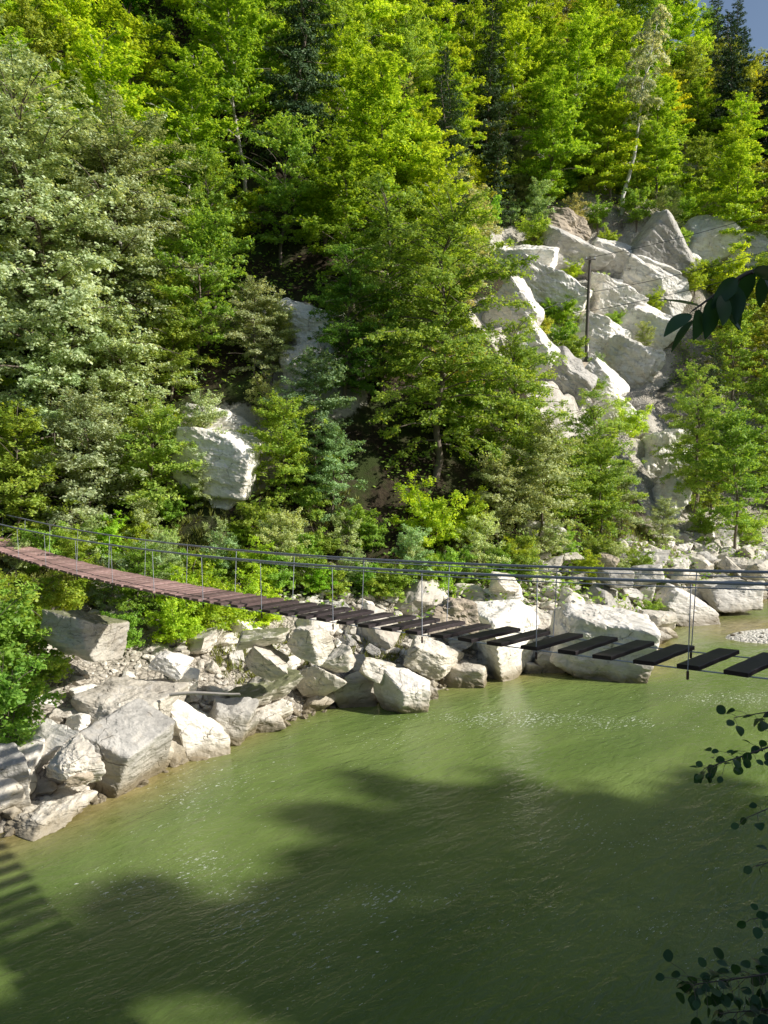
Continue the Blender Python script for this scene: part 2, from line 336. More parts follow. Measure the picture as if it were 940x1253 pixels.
CAB=plain('galvanised_cable',(.46,.49,.55),.5,.3,.15,30); RUST=plain('rusty_steel',(.14,.09,.07),.7,.4,.3,20); POST=plain('weathered_timber',(.17,.13,.10),.85,0,.3,5,.4)
br=bpy.data.objects.new('suspension_bridge',None); col.objects.link(br)
p0=bp(17,deck_z,PL/2); br.location=p0; OFF=np.array(p0)
tag(br,'rope suspension footbridge of dark wooden planks hung over the green river','footbridge')
bpy.context.view_layer.update()
rb=random.Random(5)
def plank_mesh(seed):
    r=random.Random(seed); L,Wd,T=PL/2,.135,.026; xs=np.linspace(-L,L,7); V=[]
    for x in xs:
        bw=r.uniform(-.004,.004); bz=r.uniform(-.003,.003)
        for (y,z) in [(-Wd,-T),(-Wd,T-.006),(-Wd+.008,T),(Wd-.008,T),(Wd,T-.006),(Wd,-T)]: V.append((x,y+bw,z+bz))
    n=6; Qs=[]
    for i in range(6):
        for j in range(n): Qs.append((i*n+j,(i+1)*n+j,(i+1)*n+(j+1)%n,i*n+(j+1)%n))
    caps=np.array([[0,1,2,3,4,5],[41,40,39,38,37,36]]); me=mesh('plank',np.array(V),[np.array(Qs),caps],PLK)
    return me
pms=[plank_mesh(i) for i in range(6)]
# where the planks lie: widely spaced at the near end, close together beyond
Ys=[]; Y=8.875
while Y>Y0+.3: Ys.append(Y); Y-=.405
Y=8.875+.405
while Y<Y1: 
    Ys.append(Y); Y+=.405 if Y<16.2 else (.32 if Y<16.9 else .235)
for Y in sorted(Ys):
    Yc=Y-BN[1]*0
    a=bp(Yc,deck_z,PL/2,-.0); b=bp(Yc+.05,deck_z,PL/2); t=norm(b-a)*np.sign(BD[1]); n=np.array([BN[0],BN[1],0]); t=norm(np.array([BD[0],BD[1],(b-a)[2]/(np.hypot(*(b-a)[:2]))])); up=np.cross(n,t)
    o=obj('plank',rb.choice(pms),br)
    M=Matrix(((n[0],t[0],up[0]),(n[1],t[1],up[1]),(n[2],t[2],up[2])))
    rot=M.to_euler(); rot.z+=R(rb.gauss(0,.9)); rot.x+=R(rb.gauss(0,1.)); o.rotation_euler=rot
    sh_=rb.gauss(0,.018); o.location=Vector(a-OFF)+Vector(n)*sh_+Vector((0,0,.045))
    k=rb.uniform(.8,1.2); f=float(sst(14.5,19.5,Y)); cc=np.array([.42,.44,.52])*(1-f)+np.array([5.0,5.0,5.0])*f  # tree shade painted into the tint: near planks darkened, sunlit far ones lightened
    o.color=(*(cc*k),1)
def cable(name,zf,off,r,dz=0,y0=Y0-.9,y1=Y1+.9):
    yy=np.linspace(y0,y1,70); V,Q=tube(bp(yy,zf,off,dz)-OFF,r,6); return obj(name,mesh(name,V,Q,CAB,True),br)
for off in (.10,PL-.10): cable('deck_cable',deck_z,off,.009,.005)
for off in (-.02,PL+.02):
    cable('handrail_cable',rail_z,off,.021); 
    yy=np.linspace(Y0-.9,Y1+.9,70); P=bp(yy,rail_z,off)-OFF; P[:,2]-=.055*sst(20,10,yy)+.01; V,Q=tube(P,.008,5); obj('guide_wire',mesh('guide_wire',V,Q,CAB,True),br)
def ycross(px): 
    u=(px-PX)/F; return BC/(BN[0]*u*(1)+BN[1]) 
sp=(ycross(107)-ycross(854))/9.0
for side,off,ph in ((0,-.02,9.256),(1,PL+.02,9.256+.35)):
    Y=ph
    while Y>Y0: Y-=1.545
    Y+=1.545
    while Y<Y1:
        a=bp(Y,rail_z,off); b=bp(Y+.02,deck_z,(.02 if side==0 else PL-.02)); b[2]-=.07
        m=MB(); m.tube(np.array([a,(a+b)/2,b])-OFF,.007,5)
        h=obj('hanger',m.me('hanger',CAB,True),br)
        m=MB(); m.tube(np.array([b+[0,0,.07],b-[0,0,.03]])-OFF,.016,6); c_=obj('clamp',m.me('clamp',RUST,True),h)
        Y+=1.545
# anchor posts on both banks
for Y in (Y0-.9,Y1+.9):
    for off in (-.02,PL+.02):
        p=bp(Y,rail_z,off); gz=surf(p[0],p[1])-.3; m=MB(); m.tube(np.array([[p[0],p[1],gz],[p[0],p[1],max(p[2]+.1,gz+1.5)]])-OFF,[.11,.10],10); obj('post',m.me('post',POST,True),br)
# ------------------------------------------------------------------ rocks
import bmesh
_ico={}
def ico(n):
    if n not in _ico:
        b=bmesh.new(); bmesh.ops.create_icosphere(b,subdivisions=n,radius=1); b.verts.ensure_lookup_table()
        _ico[n]=(norm(np.array([v.co[:] for v in b.verts])),np.array([[v.index for v in f.verts] for f in b.faces])); b.free()
    return _ico[n]
def rotm(rx,ry,rz):
    from mathutils import Euler
    return np.array(Euler((R(rx),R(ry),R(rz))).to_matrix())
def rock_shape(seed,half,n=5,cuts=5,jit=.22,sharp=22,rough=.045,taper=0.):
    rg=np.random.default_rng(seed); D,Fc=ico(n)
    N=[];H=[]
    for ax in range(3):
        for s in (-1,1):
            v=np.zeros(3); v[ax]=s; v+=rg.normal(0,jit,3); N.append(v/np.linalg.norm(v)); H.append(rg.uniform(.88,1.05))
    for k in range(cuts):
        v=rg.normal(0,1,3); v/=np.linalg.norm(v); N.append(v); H.append(rg.uniform(.82,1.12))
    N=np.array(N);H=np.array(H)
    q=np.maximum(D@N.T,0)/H; r=(q**sharp).sum(1)**(-1/sharp); V=D*r[:,None]
    V=V*np.asarray(half)
    sz=min(half); o=rg.uniform(0,90,3)
    # broken facets and ledges
    f=fbm(V*(1.1/sz)+o,4,seed); f2=fbm(V*np.array([1.5,1.5,5])*(1.1/sz)+o,3,seed+9); f3=fbm(V*5.5+o,3,seed+5)
    V=V+norm(V/np.asarray(half))*((np.round(f*3.5)/3.5*.75+f*.25)*rough*2.2*sz+f2*rough*sz*1.0+f3*.018)[:,None]
    return V,Fc
def rock_mesh(name,seed,half,rot=(0,0,0),mat=ROCK,**k):
    V,Fc=rock_shape(seed,half,**k); V=V@rotm(*rot).T
    me=mesh(name,V,Fc,mat,False); return me
def place_rock(name,box,label,cat='boulder',mat=None,rot=(0,0,0),depth=.8,zb=None,seed=None,sink=.12,group=None,n=5,cuts=5,jit=.2,hs=1.,dy=0,**k):
    x0,y0,x1,y1=box; cx=(x0+x1)/2
    if zb is None:
        h=hit(cx,y1); zb=h[2]; zb=max(zb,-.05); Pb=at(cx,y1,zb) if zb<6 else h
    else: Pb=at(cx,y1,zb)
    t=np.hypot(Pb[0],Pb[1]); Yd=Pb[1]
    W=(x1-x0)/F*Yd; D=W*depth; d=ray(cx,(y0+y1)/2); slope=max(-d[2]/np.hypot(d[0],d[1]),0.)
    Ht=max((y1-y0)/F*Yd-D*slope*.75,.3*W*.6)*hs
    hd=norm(np.array([Pb[0],Pb[1]])); c=np.array([Pb[0]+hd[0]*(D/2+dy),Pb[1]+hd[1]*(D/2+dy),zb+Ht/2-sink*Ht*.5])
    seed=seed if seed is not None else int(x0*7+y0*3)
    Rm=rotm(*rot); ext=np.abs(Rm)@np.array([W/2,D/2,Ht/2])   # keep the box of the turned rock
    f=np.array([W/2,D/2,Ht/2])/np.maximum(ext,1e-6); half=np.array([W/2,D/2,Ht/2])*f.min()**.35*1.02
    o=obj(name,rock_mesh(name,seed,half*(1,1,1+sink*.5),rot,mat or ROCK,n=n,cuts=cuts,jit=jit,**k),loc=c)
    tag(o,label,cat,group); o["px"]=0; del o["px"]; return o
B=place_rock
B('boulder',(80,866,206,980),'huge tilted grey block at the left water edge with a dark undercut side','boulder',ROCKG,(8,24,-18),.95,-.05,seed=11,n=6,cuts=2,jit=.10,hs=1.2,sharp=40,rough=.03)
B('boulder',(92,832,215,905),'broad flat slab lying behind the huge tilted grey block','rock slab',ROCK,(4,3,-12),.8,.9,seed=12,n=6,cuts=3,jit=.12,rough=.06)
B('boulder',(165,850,232,925),'white sunlit rock wedged against the right side of the huge tilted block','boulder',ROCKW,(10,-18,25),.9,.1,seed=13)
B('boulder',(212,868,284,930),'pale upright wedge shaped rock at the water between white rock and grey block','boulder',ROCKW,(6,22,10),.7,-.05,seed=14,jit=.28)
B('boulder',(252,853,310,914),'smooth grey block leaning left between two pale wedges','boulder',ROCKG,(10,16,18),.8,0,seed=15,cuts=2,jit=.14)
B('boulder',(298,862,347,898),'low bright rock at the water right of the leaning grey block','boulder',ROCKW,(0,-10,20),.8,-.02,seed=16)
B('boulder',(294,784,354,832),'diamond shaped cream block below the edge of the bright green bush','boulder',ROCK,(20,35,10),.8,1.8,seed=17,cuts=2,jit=.12)
B('boulder',(284,766,360,792),'flat overhanging ledge rock just below the bridge beside the green bush','rock slab',ROCKM,(3,-4,-10),.7,2.7,seed=18,cuts=3)
B('boulder',(348,760,402,806),'tall cream block standing under the planks behind the diamond shaped block','boulder',ROCK,(5,10,-20),.8,2.3,seed=19,jit=.25)
B('boulder',(364,804,410,860),'long cream slab leaning steeply right down to the shallows','boulder',ROCK,(10,48,-8),.7,.3,seed=20,cuts=3)
B('boulder',(408,816,470,866),'squat cracked grey boulder at the water right of the leaning slab','boulder',ROCKG,(6,-10,12),.85,0,seed=21,jit=.2)
B('boulder',(476,818,530,880),'pointed pale rock jutting farthest into the river','boulder',ROCKW,(10,14,30),.8,-.1,seed=22,jit=.3,cuts=6)
B('boulder',(488,772,566,830),'rounded cream boulder with a hollow face directly under the middle planks','boulder',ROCK,(12,26,0),.8,.5,seed=23,jit=.22)
B('boulder',(536,799,600,844),'faceted egg shaped boulder at the waterline beside the hollow faced one','boulder',ROCK,(5,12,-10),.85,-.03,seed=24,cuts=7)
B('boulder',(572,722,662,828),'tall white boulder with a pitted dark hollow near its top','boulder',ROCKW,(4,-8,14),.8,-.05,seed=25,n=6,jit=.22,cuts=6,hs=1.05)
B('boulder',(660,733,800,836),'largest white boulder on the river edge with streaked sloping right face','boulder',ROCKW,(6,14,-12),.8,-.08,seed=36,n=6,jit=.16,cuts=3,hs=1.08,rough=.05)
B('boulder',(652,792,694,826),'small dark grey rock between the two white boulders','boulder',ROCKG,(0,10,0),.8,-.05,seed=27,n=4)
B('boulder',(782,744,822,772),'low cream rock to the right of the largest white boulder','boulder',ROCK,(0,-6,15),.8,.35,seed=28,n=4)
B('boulder',(60,742,140,804),'overhanging pale ledge with mossy top above the dark hollow','rock ledge',ROCKM,(-6,8,-20),.9,2.9,seed=29,n=6,jit=.26,cuts=6)
B('boulder',(-40,905,36,1004),'big shaded block at the left edge crossed by bridge shadow stripes','boulder',ROCKG,(4,-6,24),.8,.15,seed=30,n=6,cuts=2,jit=.1)
B('boulder',(-30,955,132,1024),'bleached white shelf of rock sloping into the brown shallows','rock slab',ROCKW,(8,-3,-34),.85,-.05,seed=31,n=6,cuts=4,hs=.95,rough=.09)
B('boulder',(56,905,122,965),'stack of broken ledges left of the huge tilted block','rock ledge',ROCK,(6,6,-25),.8,.7,seed=32,jit=.25,rough=.1)
B('boulder',(82,938,116,962),'small flat stone resting on the bleached shelf','boulder',ROCKB,(3,-5,0),.8,.75,seed=33,n=4)
B('boulder',(208,818,244,848),'bright squared block above the pale wedge','boulder',ROCKW,(6,8,12),.8,1.4,seed=34,cuts=2,n=4)
B('boulder',(186,792,232,830),'white block half hidden in the grass below the bush','boulder',ROCKW,(3,15,0),.8,2.0,seed=35,n=4)
B('boulder',(284,822,364,866),'mossy slab tilted toward the shallows under the driftwood','rock slab',ROCKM,(14,-14,20),.6,.6,seed=37,n=5,cuts=2,rough=.08)
B('boulder',(436,800,484,836),'cream rock above the squat cracked boulder','boulder',ROCK,(0,18,0),.8,.9,seed=38,n=4)
B('boulder',(384,790,440,826),'wide broken block behind the leaning slab','boulder',ROCK,(0,-14,10),.8,1.2,seed=39,n=5)
B('boulder',(728,674,758,697),'brown pointed rock under the trees above the white boulders','boulder',ROCKB,(0,20,0),.8,2.6,seed=40,n=4)
B('boulder',(733,692,774,722),'grey block in front of the brown pointed rock','boulder',ROCKG,(0,8,20),.8,2.0,seed=41,n=4)
B('boulder',(772,690,812,716),'second grey block farther right above the white rock shelf','boulder',ROCKG,(0,-8,10),.8,1.8,seed=42,n=4)
B('boulder',(800,712,866,764),'smooth white rock shelf sloping into the side pool','rock slab',ROCKW,(4,10,14),.9,.05,seed=43,n=5,cuts=3,hs=.8)
B('boulder',(856,700,930,748),'bright white rock shelf beside the far side pool','rock slab',ROCKW,(-3,-6,10),.9,.2,seed=44,n=5,cuts=3,hs=.8)
B('boulder',(820,694,852,716),'cream rock on the scree above the sloping white shelf','boulder',ROCK,(0,10,30),.8,1.6,seed=45,n=4)
B('boulder',(596,700,640,728),'cream rock behind the pitted white boulder','boulder',ROCK,(0,10,30),.8,2.4,seed=46,n=4)
B('boulder',(905,690,950,712),'cream rock at the right edge above the far side pool','boulder',ROCK,(0,10,30),.8,1.6,seed=47,n=4)
B('boulder',(528,728,588,772),'crumbly tan bank rock behind the middle planks','boulder',ROCKB,(0,8,10),.7,2.4,seed=48,n=5,rough=.1)
for (bx,z,nm,mt,s) in [((800,764,826,782),.0,'small wet rock at the mouth of the side pool',ROCK,61),((640,808,662,826),-.04,'little pale rock touching the tall white boulder',ROCKW,62),((462,846,480,864),-.04,'small rock between squat and pointed boulders',ROCK,63),((520,838,536,858),-.05,'small rock at the foot of the pointed pale rock',ROCKW,64),((224,918,262,934),-.05,'low wet rock under the pale wedge',ROCKB,65),((188,906,214,940),0.,'cream chip at the right foot of the huge tilted block',ROCK,66)]:
    B('boulder',bx,nm,'boulder',mt,(0,10,20),.8,z,seed=s,n=4)
# hillside outcrops -----------------------------------------------------------
def outcrop(box,rot,seed,label,mat=CLIFF,depth=.6,out=.35,n=6,cat='rock outcrop',**k):
    x0,y0,x1,y1=box; h=hit((x0+x1)/2,(y0+y1)/2); Yd=h[1]
    W=(x1-x0)/F*Yd*1.15; Hh=(y1-y0)/F*Yd*1.15; D=min(W,Hh)*depth
    d=norm(CAM-h); c=h+d*D*out*.6
    o=obj('rock_outcrop',rock_mesh('rock_outcrop',seed,(W*.5,D*.6,Hh*.5),rot,mat,n=n,**k),loc=c); tag(o,label,cat); return o
O=outcrop
O((228,532,312,602),(6,12,-8),71,'blocky overhanging outcrop with a flat grey face among the left trees',jit=.12,cuts=3,depth=.8)
O((232,500,290,545),(0,-14,10),72,'smaller white block sitting on top of the overhanging left outcrop',jit=.25,n=5)
O((262,585,296,625),(0,-10,10),73,'narrow shaded rock below the overhanging left outcrop',n=5)
O((345,385,412,440),(0,6,-10),74,out=.9,label='white upper wall of the crumbling face between the trees',jit=.25,rough=.09)
O((350,425,400,482),(0,-6,10),75,out=.9,label='pale lower wall of the crumbling face between the trees',jit=.25,rough=.1)
O((398,395,428,470),(0,-8,20),76,'tan crumbling edge on the right of the bare face',ROCKB,jit=.3,rough=.12,n=5)
SL=dict(jit=.13,cuts=4,rough=.06,sharp=60)
O((594,305,668,372),(8,20,-16),77,'wide white slab at the upper left of the big cliff',depth=.5,**SL)
O((628,340,706,412),(14,26,-8),78,'smooth slab left of the pole on the big cliff',depth=.5,**SL)
O((600,360,650,420),(6,34,-12),178,'pale stepped block on the left flank of the big cliff',depth=.5,**SL)
O((660,292,728,340),(22,20,16),79,'shaded overhang block at the top of the big cliff left of the pole',ROCKG,jit=.12,cuts=2,depth=.9,n=5)
O((722,306,800,352),(24,30,-4),80,'long tilted slab running right of the pole top',depth=.6,**SL)
O((756,330,832,388),(22,34,-6),180,'second long tilted slab reaching toward the dark hanging leaves',depth=.5,**SL)
O((778,284,842,346),(20,38,14),81,'grey tilted rectangular block highest on the cliff',ROCKG,jit=.07,cuts=1,depth=.7,rough=.04)
O((724,352,772,400),(10,20,10),181,'square broken block just right of the pole',ROCKW,depth=.6,**SL)
O((764,384,816,436),(12,36,-6),82,'broken ledge rock under the second tilted slab',depth=.5,**SL)
O((700,392,764,446),(14,24,4),83,'bright squarish slab behind the foot of the pole',depth=.5,**SL)
O((742,424,800,472),(8,34,0),84,'small stepped rocks below the broken ledge',jit=.2,rough=.1,n=5)
O((618,412,668,470),(6,40,-6),85,'narrow pale rib on the left edge of the big cliff',depth=.5,**SL)
O((650,440,716,500),(12,40,-6),86,'grey brown slab in the middle of the lower cliff',mat=ROCKG,depth=.5,**SL)
O((700,452,752,506),(12,44,-4),186,'cream slab beside the grey brown one on the lower cliff',depth=.5,**SL)
O((716,486,770,544),(10,46,0),87,'smooth pale slab at the bottom tip of the big cliff',depth=.5,**SL)
O((786,535,842,600),(0,38,10),88,'white broken rock face below the cliff at the right',jit=.25,rough=.09,depth=.5)
O((800,585,838,640),(0,20,0),89,'lowest white rock under the broken face at the right',jit=.25,rough=.09,n=5)
O((840,280,900,330),(10,30,0),90,'pale slab right of the grey tilted block',jit=.2,rough=.06,n=5)
O((880,290,950,350),(10,26,20),91,'pale slab at the right edge behind the dark leaves',jit=.2,rough=.06,n=5)
O((855,265,935,300),(10,20,20),92,'upper brown rock shelf near the right edge',ROCKB,jit=.2,rough=.08,n=5)
O((668,262,720,292),(0,20,0),93,'tan soil and rock patch above the big cliff',ROCKB,jit=.25,rough=.1,n=5)
O((440,345,500,385),(0,10,0),94,'small tan rock patch above the middle tree',ROCKB,jit=.25,rough=.1,n=5)
O((630,640,680,668),(0,10,0),95,'white rock glimpsed between the lower right trees',jit=.25,n=5)
# loose blocks lodged between the cliff slabs
rg=np.random.default_rng(12)
for i,(px,py,w_) in enumerate([(640,385,20),(668,372,16),(690,330,18),(712,352,14),(706,430,18),(735,410,14),(752,352,16),(742,330,14),(790,362,16),(806,398,14),(776,440,18),(756,478,16),(730,470,14),(690,455,16),(668,478,14),(742,520,14),(655,425,16),(625,350,14),(720,500,14),(800,330,14),(846,320,18),(862,305,14)]):
    O((px-w_/2,py-w_/2,px+w_/2,py+w_/2),(rg.uniform(-20,20),rg.uniform(0,45),rg.uniform(-20,20)),700+i,'small block lodged in the cliff cracks, %s from the top left'%['first','second','third','fourth','fifth','sixth','seventh','eighth','ninth','tenth','eleventh','twelfth','thirteenth','fourteenth','fifteenth','sixteenth','seventeenth','eighteenth','nineteenth','twentieth','twenty-first','twenty-second'][i],[CLIFF,ROCKB,CLIFF,ROCKG][i%4],depth=1.,n=4,out=.2,cat='rock',jit=.3)
# rubble along the far bank: every stone its own ---------------------------------
rg=np.random.default_rng(3); stones=[rock_mesh('rubble_rock',200+i,(.5,.42,.34),(rg.uniform(-25,25),rg.uniform(-25,25),rg.uniform(0,360)),[ROCK,ROCKW,ROCK,ROCKG,ROCKW,ROCK][i%6],n=4,jit=.28,rough=.05) for i in range(12)]
rub=[]
cw=rg.uniform([-13,14],[36,58],(14000,2)); dfc=sdist(cw[:,0],cw[:,1],FS); dtc=sdist(cw[:,0],cw[:,1],TS); hzc=height(cw[:,0],cw[:,1])
uc,vc,_f=proj(np.stack([cw[:,0],cw[:,1],hzc],1))
okc=(dfc>0)&(dtc<.8)&(hzc>.02)&(hzc<3.7)&(uc>-10)&(uc<950)&((uc>200)|(vc>840))&((uc>470)|(vc>742))&((uc>650)|(vc>722))
for (x,y),z,px in zip(cw[okc],hzc[okc],uc[okc]):
    if len(rub)>=285: break
    big=rg.random()**2.0; s=(.40+1.25*big)*np.interp(y,[20,45],[.8,1.25])
    if any(math.hypot(x-b[0],y-b[1])<.34*(s+b[2]) for b in rub): continue
    rub.append((x,y,s,z,px))
rub.sort(key=lambda b:(b[4]))
zones=[(0,200,'left bank near the huge tilted block'),(200,300,'bank above the leaning grey block'),(300,420,'rubble slope under the bridge'),(420,560,'shore behind the pointed pale rock'),(560,700,'shore around the tall white boulder'),(700,820,'shore right of the largest white boulder'),(820,945,'scree near the side pool')]
for zi,(za,zb_,zn) in enumerate(zones):
    L=[b for b in rub if za<=b[4]<zb_]
    for i,(x,y,s,z,px) in enumerate(L):
        me=stones[rg.integers(12)]; o=obj('rubble_rock',me,loc=(x,y,z+.10*s)); o.scale=(s*rg.uniform(.8,1.35),s*rg.uniform(.8,1.2),s*rg.uniform(.7,1.1)); o.rotation_euler=(rg.uniform(-.3,.3),rg.uniform(-.3,.3),rg.uniform(0,6.28))
        sz='small' if s<.5 else ('medium' if s<.85 else 'large')
        tag(o,'%s angular rubble rock on the %s'%(sz,zn),'rock','%s rubble rocks, %s'%(sz,zn))
# pebbles and cobbles too many to count: one mesh
V_=[];Q_=[];n_=0; D2,F2=ico(2)
cand=rg.uniform([-14,14],[34,56],(26000,2)); df=sdist(cand[:,0],cand[:,1],FS); dt=sdist(cand[:,0],cand[:,1],TS); hz=height(cand[:,0],cand[:,1])
okc=((df>-.3)&(dt<1)&(hz<3.6)&(hz>-.06))|((hz>.05)&(df<0)&(df>-8)&(cand[:,0]>10)); cand=cand[okc];hz=hz[okc]
for (x,y),z in zip(cand[:7000],hz[:7000]):
    if sdist(np.array([x]),np.array([y]),FS)[0]<-.5 and rg.random()<.8: continue
    s=.06+.16*rg.random()**2.5; v=D2*(1+.25*rg.normal(size=(len(D2),1))*.5)*np.array([s*rg.uniform(.8,1.6),s*rg.uniform(.8,1.3),s*.6])
    v=v@rotm(rg.uniform(-30,30),rg.uniform(-30,30),rg.uniform(0,360)).T+[x,y,z+s*.2]; V_.append(v);Q_.append(F2+n_);n_+=len(v)
o=obj('gravel',mesh('gravel',np.concatenate(V_),np.concatenate(Q_),rock_material('shore_pebbles',obj_space=False,light=(.80,.75,.64),dark=(.46,.41,.33)))); tag(o,'pale stones and gravel scattered along the far shore','gravel',kind='stuff')
# driftwood pole
a=at(208,850,1.9); b=at(294,848,2.0); m=MB(); pp=np.linspace(0,1,9)[:,None]*(b-a)+a; pp[:,2]+=np.sin(np.linspace(0,5,9))*.03; m.tube(pp,np.linspace(.05,.03,9),8)
o=obj('driftwood_log',m.me('driftwood_log',BARKL,True)); tag(o,'thin pale driftwood log lying across the white rocks','driftwood')
# ------------------------------------------------------------------ trees and shrubs
LB=leaf_material('beech_leaf',(.24,.40,.030),(.60,.74,.09),.5)
LM=leaf_material('maple_leaf',(.18,.32,.045),(.50,.64,.13),.46)
LG=leaf_material('grey_green_leaf',(.25,.35,.15),(.66,.76,.46),.36,.5)
LC=leaf_material('conifer_needle',(.03,.075,.03),(.10,.17,.055),.15,.6)
LW=leaf_material('birch_leaf',(.42,.50,.30),(.74,.78,.58),.42)
LD=leaf_material('alder_leaf',(.012,.035,.014),(.05,.10,.04),.25,.35)
def seg_children(O,Dr,L,sp,ang,lenf,rg,f0=.15,flat=.6,minlen=.12,base=.0,up=None):
    """two rows of side shoots along every segment; flat=1 keeps them in the level plane"""
    n=np.maximum(np.round(L*(1-f0)/sp).astype(int),1); i=np.repeat(np.arange(len(L)),n)
    k=np.concatenate([np.arange(m) for m in n]); f=f0+(1-f0)*(k+rg.random(len(k)))/n[i]
    o=O[i]+Dr[i]*(L[i]*f)[:,None]
    side=norm(np.cross(Dr[i],[0,0,1.])+1e-6)*np.where(k%2,1,-1)[:,None]
    vert=norm(np.cross(side,Dr[i])); vert*=np.sign(vert[:,2:3]+1e-9)
    r=rg.normal(0,1-flat,len(k)); side=norm(side+vert*r[:,None])
    a=R(ang)*rg.uniform(.7,1.2,len(k)); d=norm(Dr[i]*np.cos(a)[:,None]+side*np.sin(a)[:,None]+rg.normal(0,.12,(len(k),3)))
    l=np.maximum((base+lenf*L[i]*(1.15-f))*rg.uniform(.6,1.2,len(k)),minlen)
    return o,d,l,i,f
def leaves(O,Dr,L,per,size,asp,rg,upb=.7,rnd=.5,droop=0.,spread=.06,out=None):
    n=np.maximum((L*per).astype(int),3); i=np.repeat(np.arange(len(L)),n)
    f=rg.random(len(i)); c=O[i]+Dr[i]*(L[i]*f)[:,None]+rg.normal(0,spread,(len(i),3))
    side=norm(np.cross(Dr[i],[0,0,1.])+1e-6)*np.where(rg.random(len(i))<.5,1,-1)[:,None]
    a=norm(Dr[i]*.6+side*.8+rg.normal(0,.35,(len(i),3))-np.array([0,0,droop]))
    nn=np.array([0,0,upb])+rg.normal(0,rnd,(len(i),3))
    if out is not None: nn=nn+out*norm((c-c.mean(0))*[1,1,.5])
    b=norm(np.cross(nn,a)); s=size*rg.uniform(.7,1.25,len(i))
    return c,a*s[:,None]*.5,b*(s*asp)[:,None]*.5,i
def leafmesh(name,c,a,b,tint,mat):
    V=np.stack([c-a,c+b-a*.1,c+a,c-b-a*.1],1).reshape(-1,3)
    return mesh(name,V,np.arange(len(V)).reshape(-1,4),mat,False,{'tint':tint})
def crown_tint(c,rg,s,sc=.9,top=0.):
    z=(c[:,2]-c[:,2].min())/max(np.ptp(c[:,2]),.1)
    return np.clip(.45+.38*fbm(c*sc,2,s)+rg.normal(0,.26,len(c))+top*(z-.5),0,1)
def grow(name,seed,H,Rc,base=.2,nprim=44,prof=lambda t:np.sin(np.pi*np.clip(t*.85+.12,0,1))**.8,e0=25,e1=55,droop=.0,stems=1,lean=(0,0),tr=.13,
         sp2=.5,len2=.42,sp3=.26,len3=.22,per=22,size=.15,asp=.62,flat=.75,upb=.8,rnd=.45,ldroop=.0,hole=-.35,mat=LB,bark=BARK,out=.75,tsc=.9,spread=.06,min2=.5,min3=.25,curve=.25):
    rg=np.random.default_rng(seed); wood=MB(); PO=[];PD=[];PLn=[]
    for s in range(stems):
        a=rg.uniform(0,6.28); sprd=0 if stems==1 else rg.uniform(.25,.8)*Rc*.75
        z=np.linspace(0,1,12); hs=H*(1 if s==0 else rg.uniform(.6,1)); wob=np.cumsum(rg.normal(0,.012,(12,2)),0)*H
        T=np.stack([z**1.3*sprd*math.cos(a)+lean[0]*z**1.2*H+wob[:,0],z**1.3*sprd*math.sin(a)+lean[1]*z**1.2*H+wob[:,1],z*hs],1); T[0,2]=-.8
        wood.tube(T,tr*(1-z*.93)*(1 if stems==1 else .7),7)
        m=max(nprim//stems,4)
        for k in range(m):
            t=base+(1-base)*((k+rg.random()*.8)/m)**.9*.985; az=k*2.4+rg.uniform(-.4,.4)+s
            o=np.array([np.interp(t,z,T[:,j]) for j in range(3)])
            L=Rc*float(prof(np.array([(t-base)/(1-base)]))[0])*rg.uniform(.7,1.2)*(1 if stems==1 else .6)+.25
            e=R(e0+(e1-e0)*(t-base)/(1-base)+rg.normal(0,7)); p=o; pts=[o]; ns=4
            for q in range(ns):
                d=np.array([math.cos(az)*math.cos(e),math.sin(az)*math.cos(e),math.sin(e)]); l=L/ns
                PO.append(p);PD.append(d);PLn.append(l*1.0); p=p+d*l; pts.append(p); e-=curve*R(30)+droop*R(30); az+=rg.normal(0,.12)
            wood.tube(np.array(pts),np.linspace(tr*.32*(1-t*.6),.012,5),5)
    PO=np.array(PO);PD=np.array(PD);PLn=np.array(PLn); fr=np.tile((np.arange(4)+.5)/4,len(PLn)//4)
    Lt=PLn*4*(1.15-fr)     # shoots shorten toward the tip
    O2,D2_,L2,i2,_=seg_children(PO,PD,PLn,sp2*.42,52,0,rg,0.,flat); L2=np.maximum(len2*Lt[i2]*rg.uniform(.6,1.2,len(i2)),min2)
    D2_=norm(D2_-np.array([0,0,droop*.5])); O2=np.concatenate([O2,PO[3::4]]);D2_=np.concatenate([D2_,PD[3::4]]);L2=np.concatenate([L2,PLn[3::4]+min2*.5])
    sel=rg.random(len(L2))<.12
    for o,d,l in zip(O2[sel],D2_[sel],L2[sel]): wood.tube(np.array([o,o+d*l*.5,o+d*l]),[.014,.01,.005],3)
    O3,D3,L3,i3,_=seg_children(O2,D2_,L2,sp3*.62,48,len3,rg,.1,flat,min3*1.3)
    D3=norm(D3-np.array([0,0,ldroop]))
    kp=fbm(O3*.9,2,seed+4)>hole; O3,D3,L3=O3[kp],D3[kp],L3[kp]
    c,a,b,i=leaves(O3,D3,L3,per*1.25,size,asp,rg,upb,rnd,ldroop,spread,out)
    tt=crown_tint(c,rg,seed,tsc)+rg.normal(0,.1,len(L3))[i]
    return (wood.me('trunk',bark,True),leafmesh('crown',c,a,b,np.clip(tt,0,1),mat),len(c))
print("trees",time.time()-T0)
K={}
def kind(k,*variants): K[k]=variants; print(k,[v[2] for v in variants],time.time()-T0)
kind('beech',*[grow('beech',300+i,H,Rc,.12,46,e0=5,e1=50,size=.21,per=26,flat=.88,upb=1.0,rnd=.38,mat=LB,bark=BARKL if i%2 else BARK,hole=-.25,sp2=.38) for i,(H,Rc) in enumerate([(12,3.1),(14,3.4),(10,3.0),(13,2.8)])])
